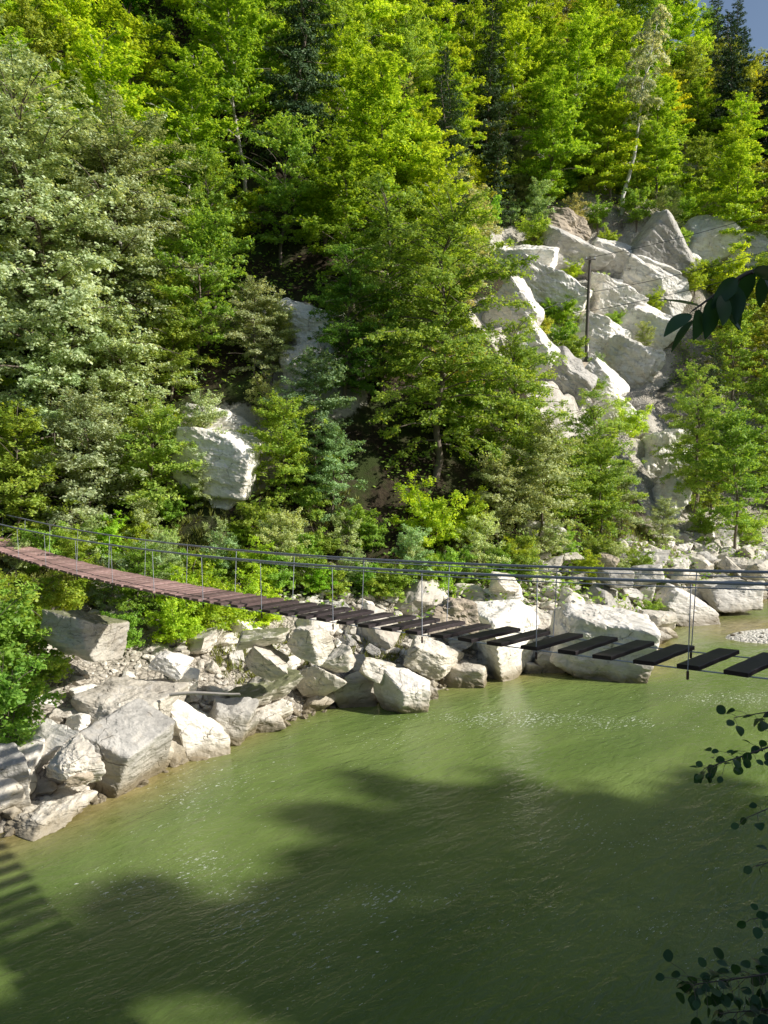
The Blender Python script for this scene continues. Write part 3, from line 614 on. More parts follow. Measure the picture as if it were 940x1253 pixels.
kind('maple',*[grow('maple',320+i,H,Rc,.15,40,e0=15,e1=60,size=.19,per=28,flat=.6,upb=.6,rnd=.5,mat=LM,hole=-.25) for i,(H,Rc) in enumerate([(11,3.2),(9,3.0)])])
kind('spruce',*[grow('spruce',340+i,H,Rc,.08,95,prof=lambda t:(1.02-t)**.85,e0=-12,e1=22,droop=.1,size=.24,asp=.32,per=34,flat=.9,upb=.7,rnd=.5,mat=LC,hole=-.6,sp2=.34,sp3=.26,ldroop=.35,min2=.25,min3=.18,curve=-.12,len2=.35,tr=.17) for i,(H,Rc) in enumerate([(17,2.5),(14,2.2)])])
kind('birch',grow('birch',350,17,2.0,.38,34,e0=45,e1=65,droop=.55,size=.17,asp=.6,per=60,flat=.3,upb=.4,rnd=.7,mat=LW,bark=BIRCH,ldroop=.9,hole=-.25,lean=(.24,.05),tr=.19,sp2=.6,curve=.5))
kind('shrub',*[grow('shrub',360+i,H,Rc,.05,30,stems=4,e0=15,e1=60,size=.13,per=55,flat=.5,upb=.6,rnd=.5,mat=[LM,LB,LM][i],hole=-.4,tr=.04,sp2=.35,sp3=.2,min2=.3,min3=.18) for i,(H,Rc) in enumerate([(2.6,1.7),(3.2,1.9),(2.0,1.5)])])
kind('greyshrub',*[grow('shrub',370+i,H,Rc,.05,34,stems=4,e0=10,e1=65,size=.12,per=55,flat=.5,upb=.6,rnd=.55,mat=LG,hole=-.35,tr=.04,sp2=.35,sp3=.2,min2=.3,min3=.18) for i,(H,Rc) in enumerate([(3.4,1.9),(4.2,2.2)])])
CL=dict(flat=.55,upb=.75,rnd=.5,ldroop=.25,droop=.18)
kind('silver',*[grow('silver',380+i,H,Rc,.06,88,prof=lambda t:np.sin(np.pi*np.clip(t*.72+.2,0,1))**.7,e0=0,e1=60,size=.165,per=28,mat=LG,hole=-.2,sp2=.5,sp3=.27,tr=.26,**CL) for i,(H,Rc) in enumerate([(17,5.2),(14,4.6)])])
kind('ash',*[grow('ash',390+i,H,Rc,.13,62,prof=lambda t:np.sin(np.pi*np.clip(t*.8+.16,0,1))**.75,e0=0,e1=60,size=.155,per=30,mat=LM,hole=-.12,sp2=.48,sp3=.27,tr=.2,**CL) for i,(H,Rc) in enumerate([(14.5,4.2),(11,3.8)])])
kind('understory',*[grow('und',400+i,H,Rc,.06,40,e0=0,e1=55,size=.145,per=36,flat=.7,upb=.85,rnd=.45,mat=[LM,LG][i%2],hole=-.2,sp2=.4,sp3=.24,tr=.08,min2=.35) for i,(H,Rc) in enumerate([(6,2.4),(6.5,2.5)])])
NAMES={'beech':('beech_tree','tree'),'maple':('maple_tree','tree'),'spruce':('spruce_tree','conifer'),'birch':('birch_tree','tree'),'shrub':('shrub','shrub'),'greyshrub':('willow_shrub','shrub'),'silver':('broadleaf_tree','tree'),'ash':('ash_tree','tree'),'understory':('young_tree','tree'),'bank':('alder_tree','tree')}
planted=[]
def plant(k,loc,s=1.,rz=None,tint=(1,1,1),var=None,label=None,lean=None,sz=None,group=None,sink=.0):
    rr=random.Random(int(abs(loc[0]*131+loc[1]*71)*10)); V=K[k]; v=V[rr.randrange(len(V)) if var is None else var]
    nm,cat=NAMES[k]; e=bpy.data.objects.new(nm,None); col.objects.link(e); e.location=(loc[0],loc[1],loc[2]-sink); e.rotation_euler=(0 if lean is None else lean[0],0 if lean is None else lean[1],rr.uniform(0,6.28) if rz is None else rz)
    e.scale=(s,s,s*(sz or 1)); e.empty_display_size=.3
    t=obj('trunk',v[0],e); c=obj('crown',v[1],e); c.color=(*tint,1)
    tag(e,label,cat,group); planted.append((e,k,label)); return e
def at_hit(px,py,dy=0):
    h=hit(px,py); return h
# --- trees placed one by one (pixel of the trunk foot on the ground) -----------------
def PT(k,px,Y,z=None,**kw):
    x=(px-PX)/F*Y; z=surf(x,Y) if z is None else z; return plant(k,(x,Y,z),**kw)
PT('silver',70,33.5,var=0,s=.98,sz=.9,tint=(1,1,1),label='tallest silvery green tree filling the left side above the bridge')
PT('silver',150,37,var=1,s=.9,sz=.85,label='silvery green tree between the tallest one and the bare outcrop')
PT('silver',-45,35,var=1,s=.95,tint=(.9,.95,.95),label='silvery green tree cut by the left edge of the view')
PT('ash',530,36.5,var=0,s=.96,sz=.88,tint=(.95,1,.9),label='big green ash tree in the middle with thin pale trunk')
PT('ash',632,39,var=1,s=.72,label='rounded green tree right of the big middle ash')
PT('ash',470,39.5,var=1,s=.85,tint=(.85,.95,.9),label='darker ash tree behind the left flank of the big middle ash')
PT('ash',722,43,var=1,s=.56,tint=(1,1,1.2),label='dense tree above the largest white boulder')
PT('beech',552,45,s=.7,tint=(1,1,.9),label='upper tree behind the crown of the big middle ash')
PT('beech',505,46,s=.75,tint=(1,1,.9),label='tree below the tan rock patch behind the big middle ash')
PT('understory',20,29.5,var=0,s=.8,tint=(1.1,1.1,.9),label='young tree behind the planks at the left edge')
PT('understory',110,30.5,var=1,s=.85,label='young grey green tree behind the left planks')
PT('understory',190,31.5,var=0,s=.8,label='young tree behind the planks below the silvery crowns')
PT('understory',250,33,var=1,s=.55,label='grey green young tree below the overhanging outcrop')
PT('understory',345,33,var=0,s=.7,tint=(1.05,1.0,.85),label='lush young tree right of the outcrop beside the dark recess')
PT('understory',312,37,var=1,s=.6,tint=(1,.95,.9),label='olive young tree between outcrop and crumbling face')
PT('understory',335,37.5,var=1,s=.5,tint=(1,.95,.8),label='olive young tree under the crumbling face')
PT('understory',610,35.5,var=1,s=.6,tint=(.95,.9,.75),label='thin olive young tree behind the pitted white boulder')
PT('understory',690,39,var=0,s=.75,label='young tree behind the largest white boulder')
PT('understory',762,44,var=1,s=.55,label='grey green young tree at the right end of the tree line')
PT('shrub',525,33.6,var=1,s=.95,tint=(1.15,1.15,.9),label='bright yellow green bush behind the middle hangers')
PT('shrub',570,34.8,var=1,s=.7,tint=(1.1,1.1,.9),label='small bright bush right of the yellow green one')
PT('shrub',380,33,var=0,s=.6,label='small bush behind the fourth hanger from the left')
PT('shrub',440,32.8,var=2,s=.7,tint=(.9,1,.7),label='low bush at the mouth of the dark recess')
PT('shrub',640,34,var=2,s=.6,label='low bush between the two white boulders')
PT('shrub',735,38.5,var=2,s=.7,label='low green bush right behind the largest white boulder')
PT('shrub',784,40,var=0,s=.6,label='small bush on the rocks right of the largest white boulder')
PT('shrub',800,37,var=2,s=.45,label='tuft of green by the low cream rock')
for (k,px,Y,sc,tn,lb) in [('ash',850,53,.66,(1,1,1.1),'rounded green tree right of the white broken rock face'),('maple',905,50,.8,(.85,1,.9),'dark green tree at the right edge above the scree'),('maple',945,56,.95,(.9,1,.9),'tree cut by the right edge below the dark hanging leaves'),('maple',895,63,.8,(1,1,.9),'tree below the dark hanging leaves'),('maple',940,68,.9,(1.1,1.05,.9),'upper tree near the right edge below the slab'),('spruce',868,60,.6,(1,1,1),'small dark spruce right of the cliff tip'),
 ('ash',425,37.5,.62,(.55,.75,.6),'dark shaded tree left of the big middle ash'),('understory',385,35,.7,(.55,.7,.6),'dark young tree at the back of the recess'),('understory',405,33.5,.55,(.6,.8,.6),'shaded bushy young tree over the fourth hanger'),('understory',60,33,.9,(.9,1,.9),'young tree under the tallest silvery tree'),('understory',150,34,.9,(1,1,.9),'young tree filling the gap under the second silvery crown'),('understory',215,36,.8,(1,1,.9),'young tree left of the overhanging outcrop'),('understory',660,37,.85,(1,1,.8),'young tree over the gap between the white boulders'),('understory',735,41,.8,(.9,1,.8),'young tree behind the brown pointed rock'),('understory',812,47,.45,(1,1,.9),'young tree over the right rubble')]:  # shade of the recess is painted into the darkest leaf tints
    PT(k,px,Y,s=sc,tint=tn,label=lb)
for i in range(30):
    px=20+i*27+((i*37)%11-5); Y=np.interp(px,[0,200,420,600,800],[27.5,30.,31.5,33.5,40])+((i*53)%17-8)*.12
    if 200<px<330: Y+=1
    PT('shrub' if i%3 else 'greyshrub',px,Y,s=.36+.3*((i*29)%10)/10,tint=[(1.1,1.1,.9),(.85,1,.8),(1,.95,.8)][i%3],label='%s bush from the left in the low row at the foot of the trees'%['first','second','third','fourth','fifth','sixth','seventh','eighth','ninth','tenth','eleventh','twelfth','thirteenth','fourteenth','fifteenth','sixteenth','seventeenth','eighteenth','nineteenth','twentieth','twenty-first','twenty-second','twenty-third','twenty-fourth','twenty-fifth','twenty-sixth','twenty-seventh','twenty-eighth','twenty-ninth','thirtieth'][i])
for i in range(24):
    px=205+i*18.5; py=np.interp(px,[200,330,470,640],[716,728,738,716])-((i*41)%15)*.9
    h=hit(px,py); plant('shrub' if i%4 else 'greyshrub',h,s=.42+.25*((i*31)%10)/10,tint=[(1,1.1,.8),(.8,1,.8),(1.1,1.05,.8)][i%3],label='%s bush from the left in the row right behind the bridge deck'%['first','second','third','fourth','fifth','sixth','seventh','eighth','ninth','tenth','eleventh','twelfth','thirteenth','fourteenth','fifteenth','sixteenth','seventeenth','eighteenth','nineteenth','twentieth','twenty-first','twenty-second','twenty-third','twenty-fourth'][i])
# the bright mound beneath the bridge and the bush at the left edge
def PB(k,px,py,**kw):
    h=hit(px,py); return plant(k,h,**kw)
for i,(px,py,s,tn,lb) in enumerate([(215,792,.50,(1.0,1.05,.8),'bright green bush above the white block, left part of the mound'),(250,785,.62,(1.0,1.05,.8),'bright green bush in the middle of the mound beneath the planks'),(292,772,.52,(1.0,1.05,.8),'bright green bush at the right end of the mound beneath the planks'),(232,770,.5,(1.0,1.05,.8),'bright green bush at the back of the mound beneath the planks'),(328,765,.36,(1.2,1.2,.9),'small bright bush over the flat ledge rock')]):
    PB('shrub',px,py,var=1,s=s*1.22,tint=tn,label=lb)
for i,(px,py,s,tn,lb) in enumerate([(8,912,.8,(.75,.95,.85),'lowest dark green bush hanging at the left edge over the shaded block'),(-25,860,1.05,(.85,1,.9),'large bush cut by the left edge below the bridge'),(40,850,.75,(.95,1,.9),'leafy bush between the left edge and the mossy ledge'),(30,790,.8,(1.2,1.1,.8),'yellowish bush just under the left planks'),(75,770,.6,(1.2,1.05,.7),'olive bush on top of the overhanging ledge'),(20,742,.35,(1.1,1.1,.9),'small bush at the left edge directly under the planks'),(130,748,.5,(.9,1,1),'grey green shrub left of the dark hollow'),(170,745,.6,(.9,1,1),'grey green shrub above the dark hollow')]):
    PB('shrub' if i not in (6,7) else 'greyshrub',px,py,var=0,s=s,tint=tn,label=lb)
def shades(x,y,z,h,r):
    """would a tree here take the sun from the bare rock?"""
    for (cx,cy,cz,cr) in ROCKC:
        if cr<4.4 and cx>5: continue
        t=((x-cx)*SUN[0]+(y-cy)*SUN[1])/(SUN[0]**2+SUN[1]**2)
        if t<1 or t>26: continue
        if math.hypot(cx+SUN[0]*t-x,cy+SUN[1]*t-y)<r+cr*.3 and z-1<cz+SUN[2]*t<z+h: return True
    return False
SPACING=[3.0,3.3,4.0,4.8]
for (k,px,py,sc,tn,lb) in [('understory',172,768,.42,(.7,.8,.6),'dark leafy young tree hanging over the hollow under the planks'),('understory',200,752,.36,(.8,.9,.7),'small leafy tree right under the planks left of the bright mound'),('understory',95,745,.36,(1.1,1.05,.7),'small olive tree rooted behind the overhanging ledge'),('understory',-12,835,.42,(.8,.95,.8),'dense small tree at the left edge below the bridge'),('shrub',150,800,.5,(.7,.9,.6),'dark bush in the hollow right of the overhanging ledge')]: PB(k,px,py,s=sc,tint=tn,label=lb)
# --- the forest on the hillside -------------------------------------------------------
clear=[((596,285),(850,475)),((640,400),(770,545)),((785,530),(845,645)),((228,495),(312,605)),((345,378),(425,485)),]
def shape_in(px,py0,py1,w):
    """does a crown spanning py0(top)..py1(foot) hide the bare rock?"""
    for (a,b) in clear:
        if px+w>a[0] and px-w<b[0] and py0<b[1] and py1>a[1]: return True
    return False
rg=np.random.default_rng(21); pts=[]
cand=np.stack([rg.uniform(-34,88,26000),rg.uniform(32,128,26000)],1)
dtc=sdist(cand[:,0],cand[:,1],TS); hc=height(cand[:,0],cand[:,1]); uc,vc,_f=proj(np.stack([cand[:,0],cand[:,1],hc],1))
okc=(dtc>2.5)&(uc>-90)&(uc<1030)&(vc>-70); acc=np.zeros((0,2))
for (x,y),z in zip(cand[okc],hc[okc]):
    sp=np.interp(y,[35,60,90,125],SPACING)
    if len(acc) and (((acc-[x,y])**2).sum(1)<sp*sp).any(): continue
    acc=np.vstack([acc,[x,y]]); pts.append((x,y,z))
print('candidates',len(pts))
hill=[]
for (x,y,z) in pts:
    u,v,f=proj([x,y,z]); u,v=u[0],v[0]
    g1=float(fbm(np.array([[x*.05,y*.05,1.]]),2,77)[0]); rr=rg.random()
    k='beech'
    if rr<.10+(.30 if (g1>.12) else 0): k='maple'
    if (450<u<620 and v<330 and rr>.62) or (u>840 and v<330 and rr>.45) or rr>.965: k='spruce'
    if u>780 and v>380 : k='spruce' if rr>.6 else 'maple'
    if 420<u<570 and 230<v<460 and k=='maple': k='beech'
    if u<330 and v>420: k='maple' if rr<.6 else 'beech'
    s=rg.uniform(.72,1.08)
    top=proj([x,y,z+12.5*s])[1][0]; wpx=2.6*s*F/y
    if shape_in(u,top,v,wpx*.8):
        # a small tree or bush may still stand here
        t2=proj([x,y,z+3.2])[1][0]
        if shape_in(u,t2,v,1.2*F/y): continue
        k='understory' if rr<.3 and not shape_in(u,proj([x,y,z+6.])[1][0],v,1.5*F/y) else ('shrub' if rr<.75 else 'greyshrub'); s=rg.uniform(.9,1.25)
    if shades(x,y,z,12.5*s if k in('beech','maple','spruce') else 4.,2.4*s):
        if rr<.5: continue
        k='shrub' if rr<.8 else 'greyshrub'; s=.8
    # keep clear of the trees placed by hand
    if k in('beech','maple','spruce') and any((x-e.location.x)**2+(y-e.location.y)**2<(2.6**2) for e,kk,_ in planted if kk in('ash','silver','maple')): continue
    # the dark recess
    if 370<u<455 and 560<v<720: continue
    hill.append((x,y,z,k,s,u,v,rr,g1))
rows=[(-999,60,'topmost forest row'),(60,150,'upper forest slope'),(150,250,'slope beside the birch'),(250,360,'slope level with cliff top'),(360,470,'slope level with the pole'),(470,600,'lower slope'),(600,900,'foot of the hillside')]
ORD=['first','second','third','fourth','fifth','sixth','seventh','eighth','ninth','tenth','eleventh','twelfth','thirteenth','fourteenth','fifteenth','sixteenth','seventeenth','eighteenth','nineteenth','twentieth']
def ordn(i): return ORD[i] if i<20 else ('%dth'%(i+1) if (i+1)%10 not in(1,2,3) else '%d%s'%(i+1,{1:'st',2:'nd',3:'rd'}[(i+1)%10]))
DS={'beech':'yellow green beech tree','maple':'darker green maple tree','spruce':'dark spruce tree','shrub':'small green shrub','greyshrub':'grey green shrub','understory':'young green tree'}
cnt={}
for (x,y,z,k,s,u,v,rr,g1) in sorted(hill,key=lambda h:h[5]):
    row=[r[2] for r in rows if r[0]<=v<r[1]][0]
    i=cnt.get((k,row),0); cnt[(k,row)]=i+1
    if k=='beech':
        yl=rg.uniform(0,1); tn=(.74+.36*yl,.88+.2*yl,.8)
        if u>820 and 150<v<260 and yl>.4: tn=(1.3,1.05,.6)
        if u<200 and v<120: tn=(.6,.95,.8)
    elif k=='maple': tn=(rg.uniform(.8,1.25),rg.uniform(.9,1.1),.9)
    elif k=='spruce': tn=(1,1,1)
    else: tn=(rg.uniform(.9,1.4),rg.uniform(.9,1.15),.9)
    plant(k,(x,y,z),s=s,tint=tn,label='%s, %s from the left on the %s'%(DS[k],ordn(i),row),group='%ss on the hillside'%DS[k])
# the leaning birch and the conifers against the sky
h=hit(757,262); plant('birch',h,s=1.15,rz=0,label='tall pale birch tree leaning right above the cliff')
for i,(px,Y,s) in enumerate([(876,98,1.3),(893,103,1.15),(934,96,1.25),(952,100,1.2)]):
    x=(px-PX)/F*Y; plant('spruce',(x,Y,surf(x,Y)),s=s,tint=(.8,.9,1.2),label='%s dark spruce from the left against the patch of sky'%ordn(i))
# shrubs and tufts growing out of the cliff cracks
for i,(px,py,s,k,tn,lb) in enumerate([(700,335,.7,'shrub',(1.1,1.1,.8),'bush hanging in the crack above the pole base'),(735,360,.8,'greyshrub',(1,1.1,.8),'grey bush between the pole and the square block'),(645,345,.8,'shrub',(1.1,1.1,.8),'yellow green bush on the wide white slab'),(690,425,1.1,'shrub',(.95,1.05,.8),'large bush under the foot of the pole'),(800,340,.8,'shrub',(1.1,1.1,.8),'bush below the grey tilted block'),(672,385,.8,'shrub',(1,1.1,.8),'bush in the crack under the wide white slab'),(715,375,.7,'greyshrub',(.9,1,.8),'grey bush tucked left of the pole'),(752,395,.7,'shrub',(1,1.1,.9),'tuft right of the pole below the square block'),(640,455,.9,'shrub',(1.1,1.1,.8),'bush under the narrow pale rib'),(730,480,.8,'shrub',(1,1,.9),'bush between the two lower cliff slabs'),(790,420,.8,'greyshrub',(1.1,1.1,.8),'grey bush on the broken ledge rock'),(655,300,1.35,'shrub',(1.2,1.15,.8),'round bright bush at the upper left corner of the cliff'),(690,395,1.0,'shrub',(.9,1,.9),'bush growing from the cleft left of the pole'),(700,440,1.15,'shrub',(1,1,.8),'bush below the cleft left of the pole'),(728,455,.9,'greyshrub',(.8,.9,.7),'dark leafed shrub at the foot of the pole'),(745,300,.9,'shrub',(1.3,1.2,.8),'bush on the cliff edge behind the pole top'),(660,405,.8,'shrub',(1.3,1,.8),'yellowish tuft on the left rib of the cliff'),(800,375,.7,'shrub',(1,1,.8),'tuft beside the grey tilted block'),(765,385,.5,'greyshrub',(1,1,.9),'small grey tuft on the broken ledge'),(690,470,.75,'greyshrub',(1,1,.8),'grey green tuft on the brown slab'),(770,540,1.1,'shrub',(1.1,1.1,1.1),'bush at the right of the cliff tip'),(830,300,1.,'shrub',(1.2,1.2,1.),'bush above the grey tilted block'),(850,350,.9,'shrub',(1.1,1.1,1.),'bush left of the dark hanging leaves'),(250,620,.8,'greyshrub',(1,1,.9),'grey shrub under the overhanging outcrop'),(240,545,.6,'shrub',(1.1,1,.9),'tuft on the left flank of the overhanging outcrop'),(330,520,1.0,'greyshrub',(1.2,1.1,.8),'olive shrub right of the overhanging outcrop'),(340,440,.8,'greyshrub',(1.2,1.1,.7),'olive shrub on the left side of the crumbling face'),(410,385,.7,'shrub',(.9,1,.8),'bush over the right shoulder of the crumbling face'),(860,662,.9,'shrub',(1,1,.9),'dark bush over the scree at the right'),(915,668,1.0,'shrub',(1.1,1.1,.9),'bush at the right edge above the scree'),(640,540,1.,'shrub',(1,1,1),'bush at the lower left edge of the cliff')]):
    h=hit(px,py)
    if h is not None and px>600 and py<540: h=h+norm(CAM-h)*1.7-[0,0,.5]
    if h is not None: plant(k,h,s=s*.85 if k=='shrub' else s*.62,tint=tn,label=lb)
print("planted",len(planted),time.time()-T0)
rgs=np.random.default_rng(77); cw=np.stack([rgs.uniform(-25,80,9000),rgs.uniform(34,115,9000)],1); hz=height(cw[:,0],cw[:,1]); uu,vv,_f=proj(np.stack([cw[:,0],cw[:,1],hz],1)); dtt=sdist(cw[:,0],cw[:,1],TS); na=0; sh_=[]
wantp=(dtt>0)&(uu>-10)&(uu<950)&(vv>60)&(vv<640)
treexy=np.array([[e.location.x,e.location.y] for e,_k,_l in planted])
for (x,y),z,u,v in zip(cw[wantp],hz[wantp],uu[wantp],vv[wantp]):
    if shape_in(u,proj([x,y,z+2])[1][0],v,1.0*F/y) or (360<u<470 and 470<v<730): continue
    if ((treexy-[x,y])**2).sum(1).min()<(1.7 if u>520 and v<420 else 2.4)**2: continue
    treexy=np.vstack([treexy,[x,y]]); sh_.append((u,v,x,y,z))
    if len(sh_)>=190: break
cn={}
for (u,v,x,y,z) in sorted(sh_):
    row=[r[2] for r in rows if r[0]<=v<r[1]][0]; i=cn.get(row,0); cn[row]=i+1
    big=rgs.random(); plant('shrub' if big<.75 else 'greyshrub',(x,y,z),s=rgs.uniform(.9,1.5)*(1 if big<.75 else .75),tint=(rgs.uniform(.85,1.25),rgs.uniform(.95,1.15),.8),label='low %s bush, %s from the left, %s'%('leafy' if big<.75 else 'grey',ordn(i),row),group='low bushes on the hillside')
print('bushes',len(sh_))
# dead branches and grass by the bank ---------------------------------------------------
def grass_tufts(n,rgn,mat,name,label):
    rg=np.random.default_rng(9); c=rg.uniform([-16,16],[24,48],(n*12,2)); df=sdist(c[:,0],c[:,1],FS); dt=sdist(c[:,0],c[:,1],TS); hz=height(c[:,0],c[:,1])
    nz=fbm(np.stack([c[:,0]*.35,c[:,1]*.35,0*hz],1),3,55); k=(df>1.5)&(dt<2.5)&(nz>.12)&(hz>.6); c=c[k][:n];hz=hz[k][:n]
    i=np.repeat(np.arange(len(c)),14); b=np.stack([c[i,0],c[i,1],hz[i]],1)+rg.normal(0,.09,(len(i),3))*[1,1,0]
    up=norm(np.array([0,0,1.])+rg.normal(0,.45,(len(i),3))); l=rg.uniform(.12,.38,len(i))
    side=norm(np.cross(up,rg.normal(0,1,(len(i),3))))*.018
    a=up*l[:,None]*.5; me=leafmesh(name,b+a,a,side,rg.random(len(i)),mat); o=obj(name,me); tag(o,label,'grass',kind='stuff')
LGR=leaf_material('grass_blade',(.09,.12,.02),(.28,.30,.07),.3)
grass_tufts(2600,None,LGR,'grass','thin green grass growing between the bank rocks')
# undergrowth on the hillside: one mass of low leaves
c=rg.uniform([-30,28],[60,95],(60000,2)); dt=sdist(c[:,0],c[:,1],TS); c=c[(dt>-3)]; hz=height(c[:,0],c[:,1]); n3=fbm(np.stack([c[:,0]*.3,c[:,1]*.3,0*hz],1),3,56)
P3=np.stack([c[:,0],c[:,1],hz],1); near=np.zeros(len(P3),bool)
for (x,y,z,r) in ROCKC: near|=np.linalg.norm(P3-[x,y,z],axis=1)<r*.95
uu,vv,_f=proj(P3); near|=(uu>370)&(uu<470)&(vv>480)&(vv<720)
k=(n3>-.15)&~near; P3=P3[k]; i=np.repeat(np.arange(len(P3)),5); cc=P3[i]+rg.normal(0,.3,(len(i),3))+[0,0,.25]
a=norm(rg.normal(0,1,(len(i),3))*[1,1,.4]); b=norm(np.cross(np.array([0,-.4,1.])+rg.normal(0,.4,(len(i),3)),a)); s=rg.uniform(.12,.26,len(i))[:,None]
o=obj('undergrowth',leafmesh('undergrowth',cc,a*s*.5,b*s*.3,rg.random(len(i)),LM)); o.color=(.8,.9,.8,1); tag(o,'low green undergrowth covering the steep slope beneath the trees','undergrowth',kind='stuff')
# ------------------------------------------------------------------ pole and overhead wires on the cliff
WIRE=plain('dark_wire',(.05,.05,.055),.5,.4,.1,10); LICH=plain('old_pole_timber',(.13,.115,.10),.9,0,.3,4,.4)
Yp=None; hp=hit(717,425); Yp=hp[1]-1.5
top=atY(722,314,Yp); bot=atY(717,432,Yp)
pole=bpy.data.objects.new('utility_pole',None); col.objects.link(pole); pole.location=bot; tag(pole,'thin dark timber pole standing on the pale cliff and carrying wires','pole')
m=MB(); m.tube(np.array([[0,0,-1.5],(top-bot)*.5,top-bot]),[.15,.13,.11],8); obj('post',m.me('post',LICH,True),pole)
m=MB(); m.box((top-bot)-[0,0.14,.25],np.eye(3),(.42,.05,.055)); obj('crossarm',m.me('crossarm',LICH),pole)
for sx in(-.34,.34): m=MB(); m.tube(np.array([(top-bot)+[sx,-.14,-.2],(top-bot)+[sx,-.14,-.04]]),.045,6); obj('insulator',m.me('insulator',CAB,True),pole)
def span(pa,pb,sag,label,r=.022):
    t=np.linspace(0,1,40)[:,None]; P=pa+(pb-pa)*t; P[:,2]-=(4*sag*t*(1-t))[:,0]
    m=MB(); m.tube(P,r,5); o=obj('overhead_wire',m.me('overhead_wire',WIRE,True)); tag(o,label,'wire')
T1=atY(722,315,Yp-.2); T2=atY(719,358,Yp-.2)
span(T1,atY(1080,212,Yp-14),.5,'uppermost thin wire running from the pole top to the upper right')
span(T1,atY(455,392,Yp-10),.4,'thin wire running from the pole top down to the middle tree')
span(T2,atY(1080,262,Yp-14),.5,'middle thin wire crossing the cliff below the pole top')
span(T2,atY(440,440,Yp-10),.4,'lower thin wire running left from the pole across the cliff')
span(atY(700,384,Yp-.5),atY(1080,285,Yp-14),.5,'lowest thin wire crossing the cliff toward the dark hanging leaves')
# ------------------------------------------------------------------ near bank: shade trees beyond the right edge of the view
kind('bank',*[grow('bank',500+i,H,Rc,.18,60,prof=lambda t:np.sin(np.pi*np.clip(t*.8+.16,0,1))**.75,e0=5,e1=60,size=.32,per=26,mat=LD,hole=-.6,sp2=.45,sp3=.28,tr=.24,**CL) for i,(H,Rc) in enumerate([(17,4.6),(14,4.2)])])
for i,(x,y,s,v,lb) in enumerate(BANK):
    plant('bank',(x,y,surf(x,y)),s=s,var=v,sink=.2,label=lb,rz=i*1.3)
# ------------------------------------------------------------------ leafy twigs of a near sapling reaching in from the right
LN=leaf_material('near_leaf',(.03,.09,.03),(.07,.16,.06),.4,.35,spec=.4)
def leaf_blade(c,a,nrm,ln,wd,kind_='round',fold=.25,curl=.2):
    """one real leaf: outline rows along the midrib, folded and curled"""
    n=7; t=np.linspace(0,1,n); w=(np.sin(np.pi*np.clip(t*.93+.05,0,1))**(.6 if kind_=='round' else .8))*wd*.5
    if kind_!='round': w=w*(1.2-.5*t)
    a=a/np.linalg.norm(a); b=np.cross(nrm,a); b/=np.linalg.norm(b); nn=np.cross(a,b)
    mid=c+np.outer(t*ln,a)-np.outer(curl*ln*t**2,nn)
    L=mid+np.outer(w,b)+np.outer(w*fold,nn); Rr=mid-np.outer(w,b)+np.outer(w*fold,nn)
    V=np.concatenate([L,mid,Rr]); i=np.arange(n-1)
    Qd=np.concatenate([np.stack([i,i+1,n+i+1,n+i],1),np.stack([n+i,n+i+1,2*n+i+1,2*n+i],1)]); return V,Qd
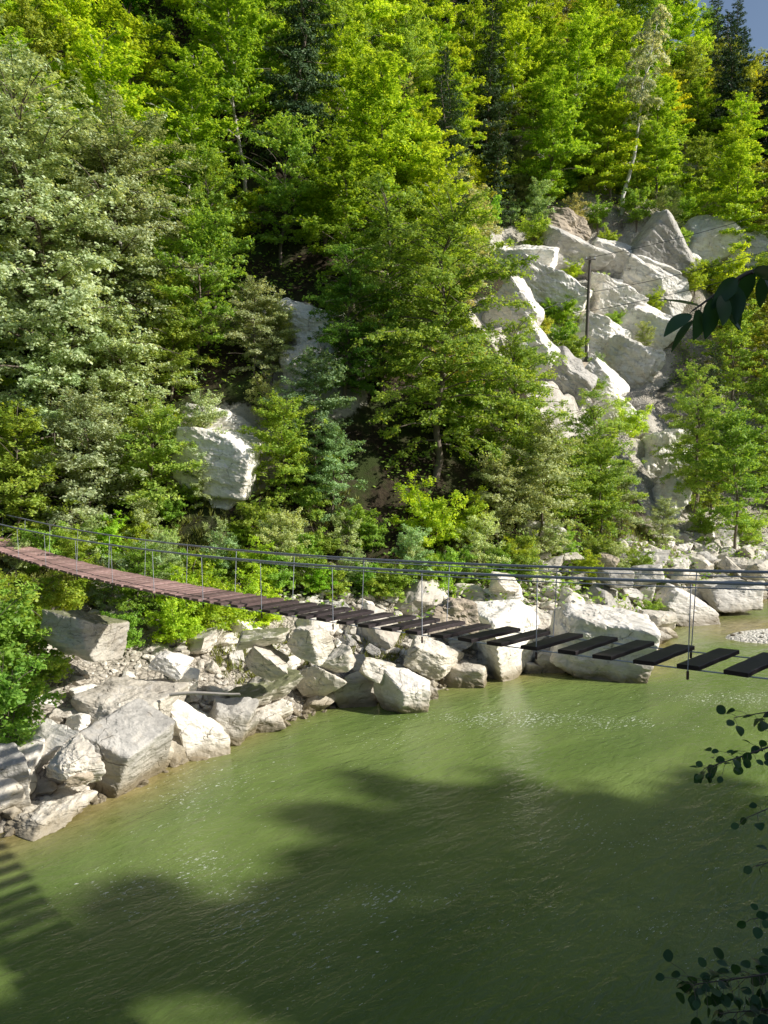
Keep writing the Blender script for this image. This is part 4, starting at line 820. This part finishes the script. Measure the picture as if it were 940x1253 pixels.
def sapling(name,label,foot,branches,lk,seed):
    rg=np.random.default_rng(seed); e=bpy.data.objects.new(name,None); col.objects.link(e); e.location=foot; tag(e,label,'tree')
    foot=np.array(foot); hmax=max(b[0][2] for b in branches)+.6-foot[2]
    z=np.linspace(0,1,10); T=np.stack([np.sin(z*3)*.05,np.cos(z*2)*.04,-.2+z*(hmax+.2)],1)
    m=MB(); m.tube(T,np.linspace(.045,.015,10),8); obj('trunk',m.me('trunk',BARK,True),e)
    for bi,(tip,pts,ln,nl,spread) in enumerate(branches):
        # from the trunk out to the tip through the given points
        p0=foot+T[int(np.clip((tip[2]-foot[2]+.1)/hmax*9,2,8))]; ctrl=[p0]+pts+[tip]; ctrl=np.array(ctrl)
        tt=np.linspace(0,len(ctrl)-1,28); P=np.stack([np.interp(tt,range(len(ctrl)),ctrl[:,j]) for j in range(3)],1)
        for _ in range(3): P[1:-1]=(P[:-2]+P[2:]+2*P[1:-1])/4
        m=MB(); m.tube(P-foot,np.linspace(.012,.0022,28),5); LV=[];LQ=[];n0=0
        seg=np.linalg.norm(np.diff(P,axis=0),axis=1).sum()
        for k in range(nl):
            f=1-(k/nl)**1.15*.85; q=np.array([np.interp(f*27,range(28),P[:,j]) for j in range(3)]); dr=norm(P[min(int(f*27)+1,27)]-P[max(int(f*27)-2,0)])
            sd=norm(np.cross(dr,[0,0,1]))*(1 if k%2 else -1); d2=norm(dr*.5+sd*rg.uniform(.3,1)+np.array([0,0,rg.uniform(-.8,.3)])+rg.normal(0,.25,3))
            st=rg.uniform(.3,1.)*spread; r=q+d2*st; m.tube(np.array([q,(q+r)/2+[0,0,.1*st],r])-foot,.0014,4)
            l=ln*rg.uniform(.7,1.15); a=norm(d2+rg.normal(0,.5,3)-np.array([0,0,.25])); nrm=norm(np.array([0,-.5,1.])+rg.normal(0,.45,3))
            V,Qd=leaf_blade(r-foot,a,nrm,l,l*(.88 if lk=='round' else .42),lk,rg.uniform(.05,.35),rg.uniform(0,.35)); LV.append(V);LQ.append(Qd+n0);n0+=len(V)
        b=obj('branch',m.me('branch',BARK,True),e)
        me=mesh('leaves',np.concatenate(LV),np.concatenate(LQ),LN,True); at_=me.attributes.new('tint','FLOAT','FACE'); at_.data.foreach_set('value',np.repeat(rg.random(len(LV)),12).astype(np.float32)); o=obj('leaves',me,b); 
def B3(px,py,Y): return atY(px,py,Y)
foot=np.array([4.1,5.2,surf(4.1,5.2)])
sapling('aspen_sapling','slender sapling with small round dark leaves reaching in over the shaded water',foot,[
 (B3(898,878,5.0),[B3(1010,860,5.1)],.062,24,.11),
 (B3(862,940,5.0),[B3(980,900,5.1),B3(910,925,5.0)],.062,52,.14),
 (B3(915,1000,4.9),[B3(1010,960,5.)],.062,20,.10),
 (B3(925,1060,4.8),[B3(1020,1030,4.9)],.06,24,.12),
 (B3(922,1125,4.8),[B3(1020,1090,4.9)],.06,24,.12),
 (B3(845,1205,4.6),[B3(1000,1180,4.8),B3(920,1195,4.7)],.07,95,.19),
 (B3(880,1240,4.5),[B3(1000,1230,4.7)],.07,60,.18)],'round',4)
foot=np.array([2.2,1.9,surf(2.2,1.9)])
sapling('broadleaf_sapling','branch with large dark drooping leaves hanging in at the right edge before the cliff',foot,[
 (B3(848,380,2.0),[B3(1000,318,2.1),B3(915,332,2.02)],.115,22,.035)],'long',8)
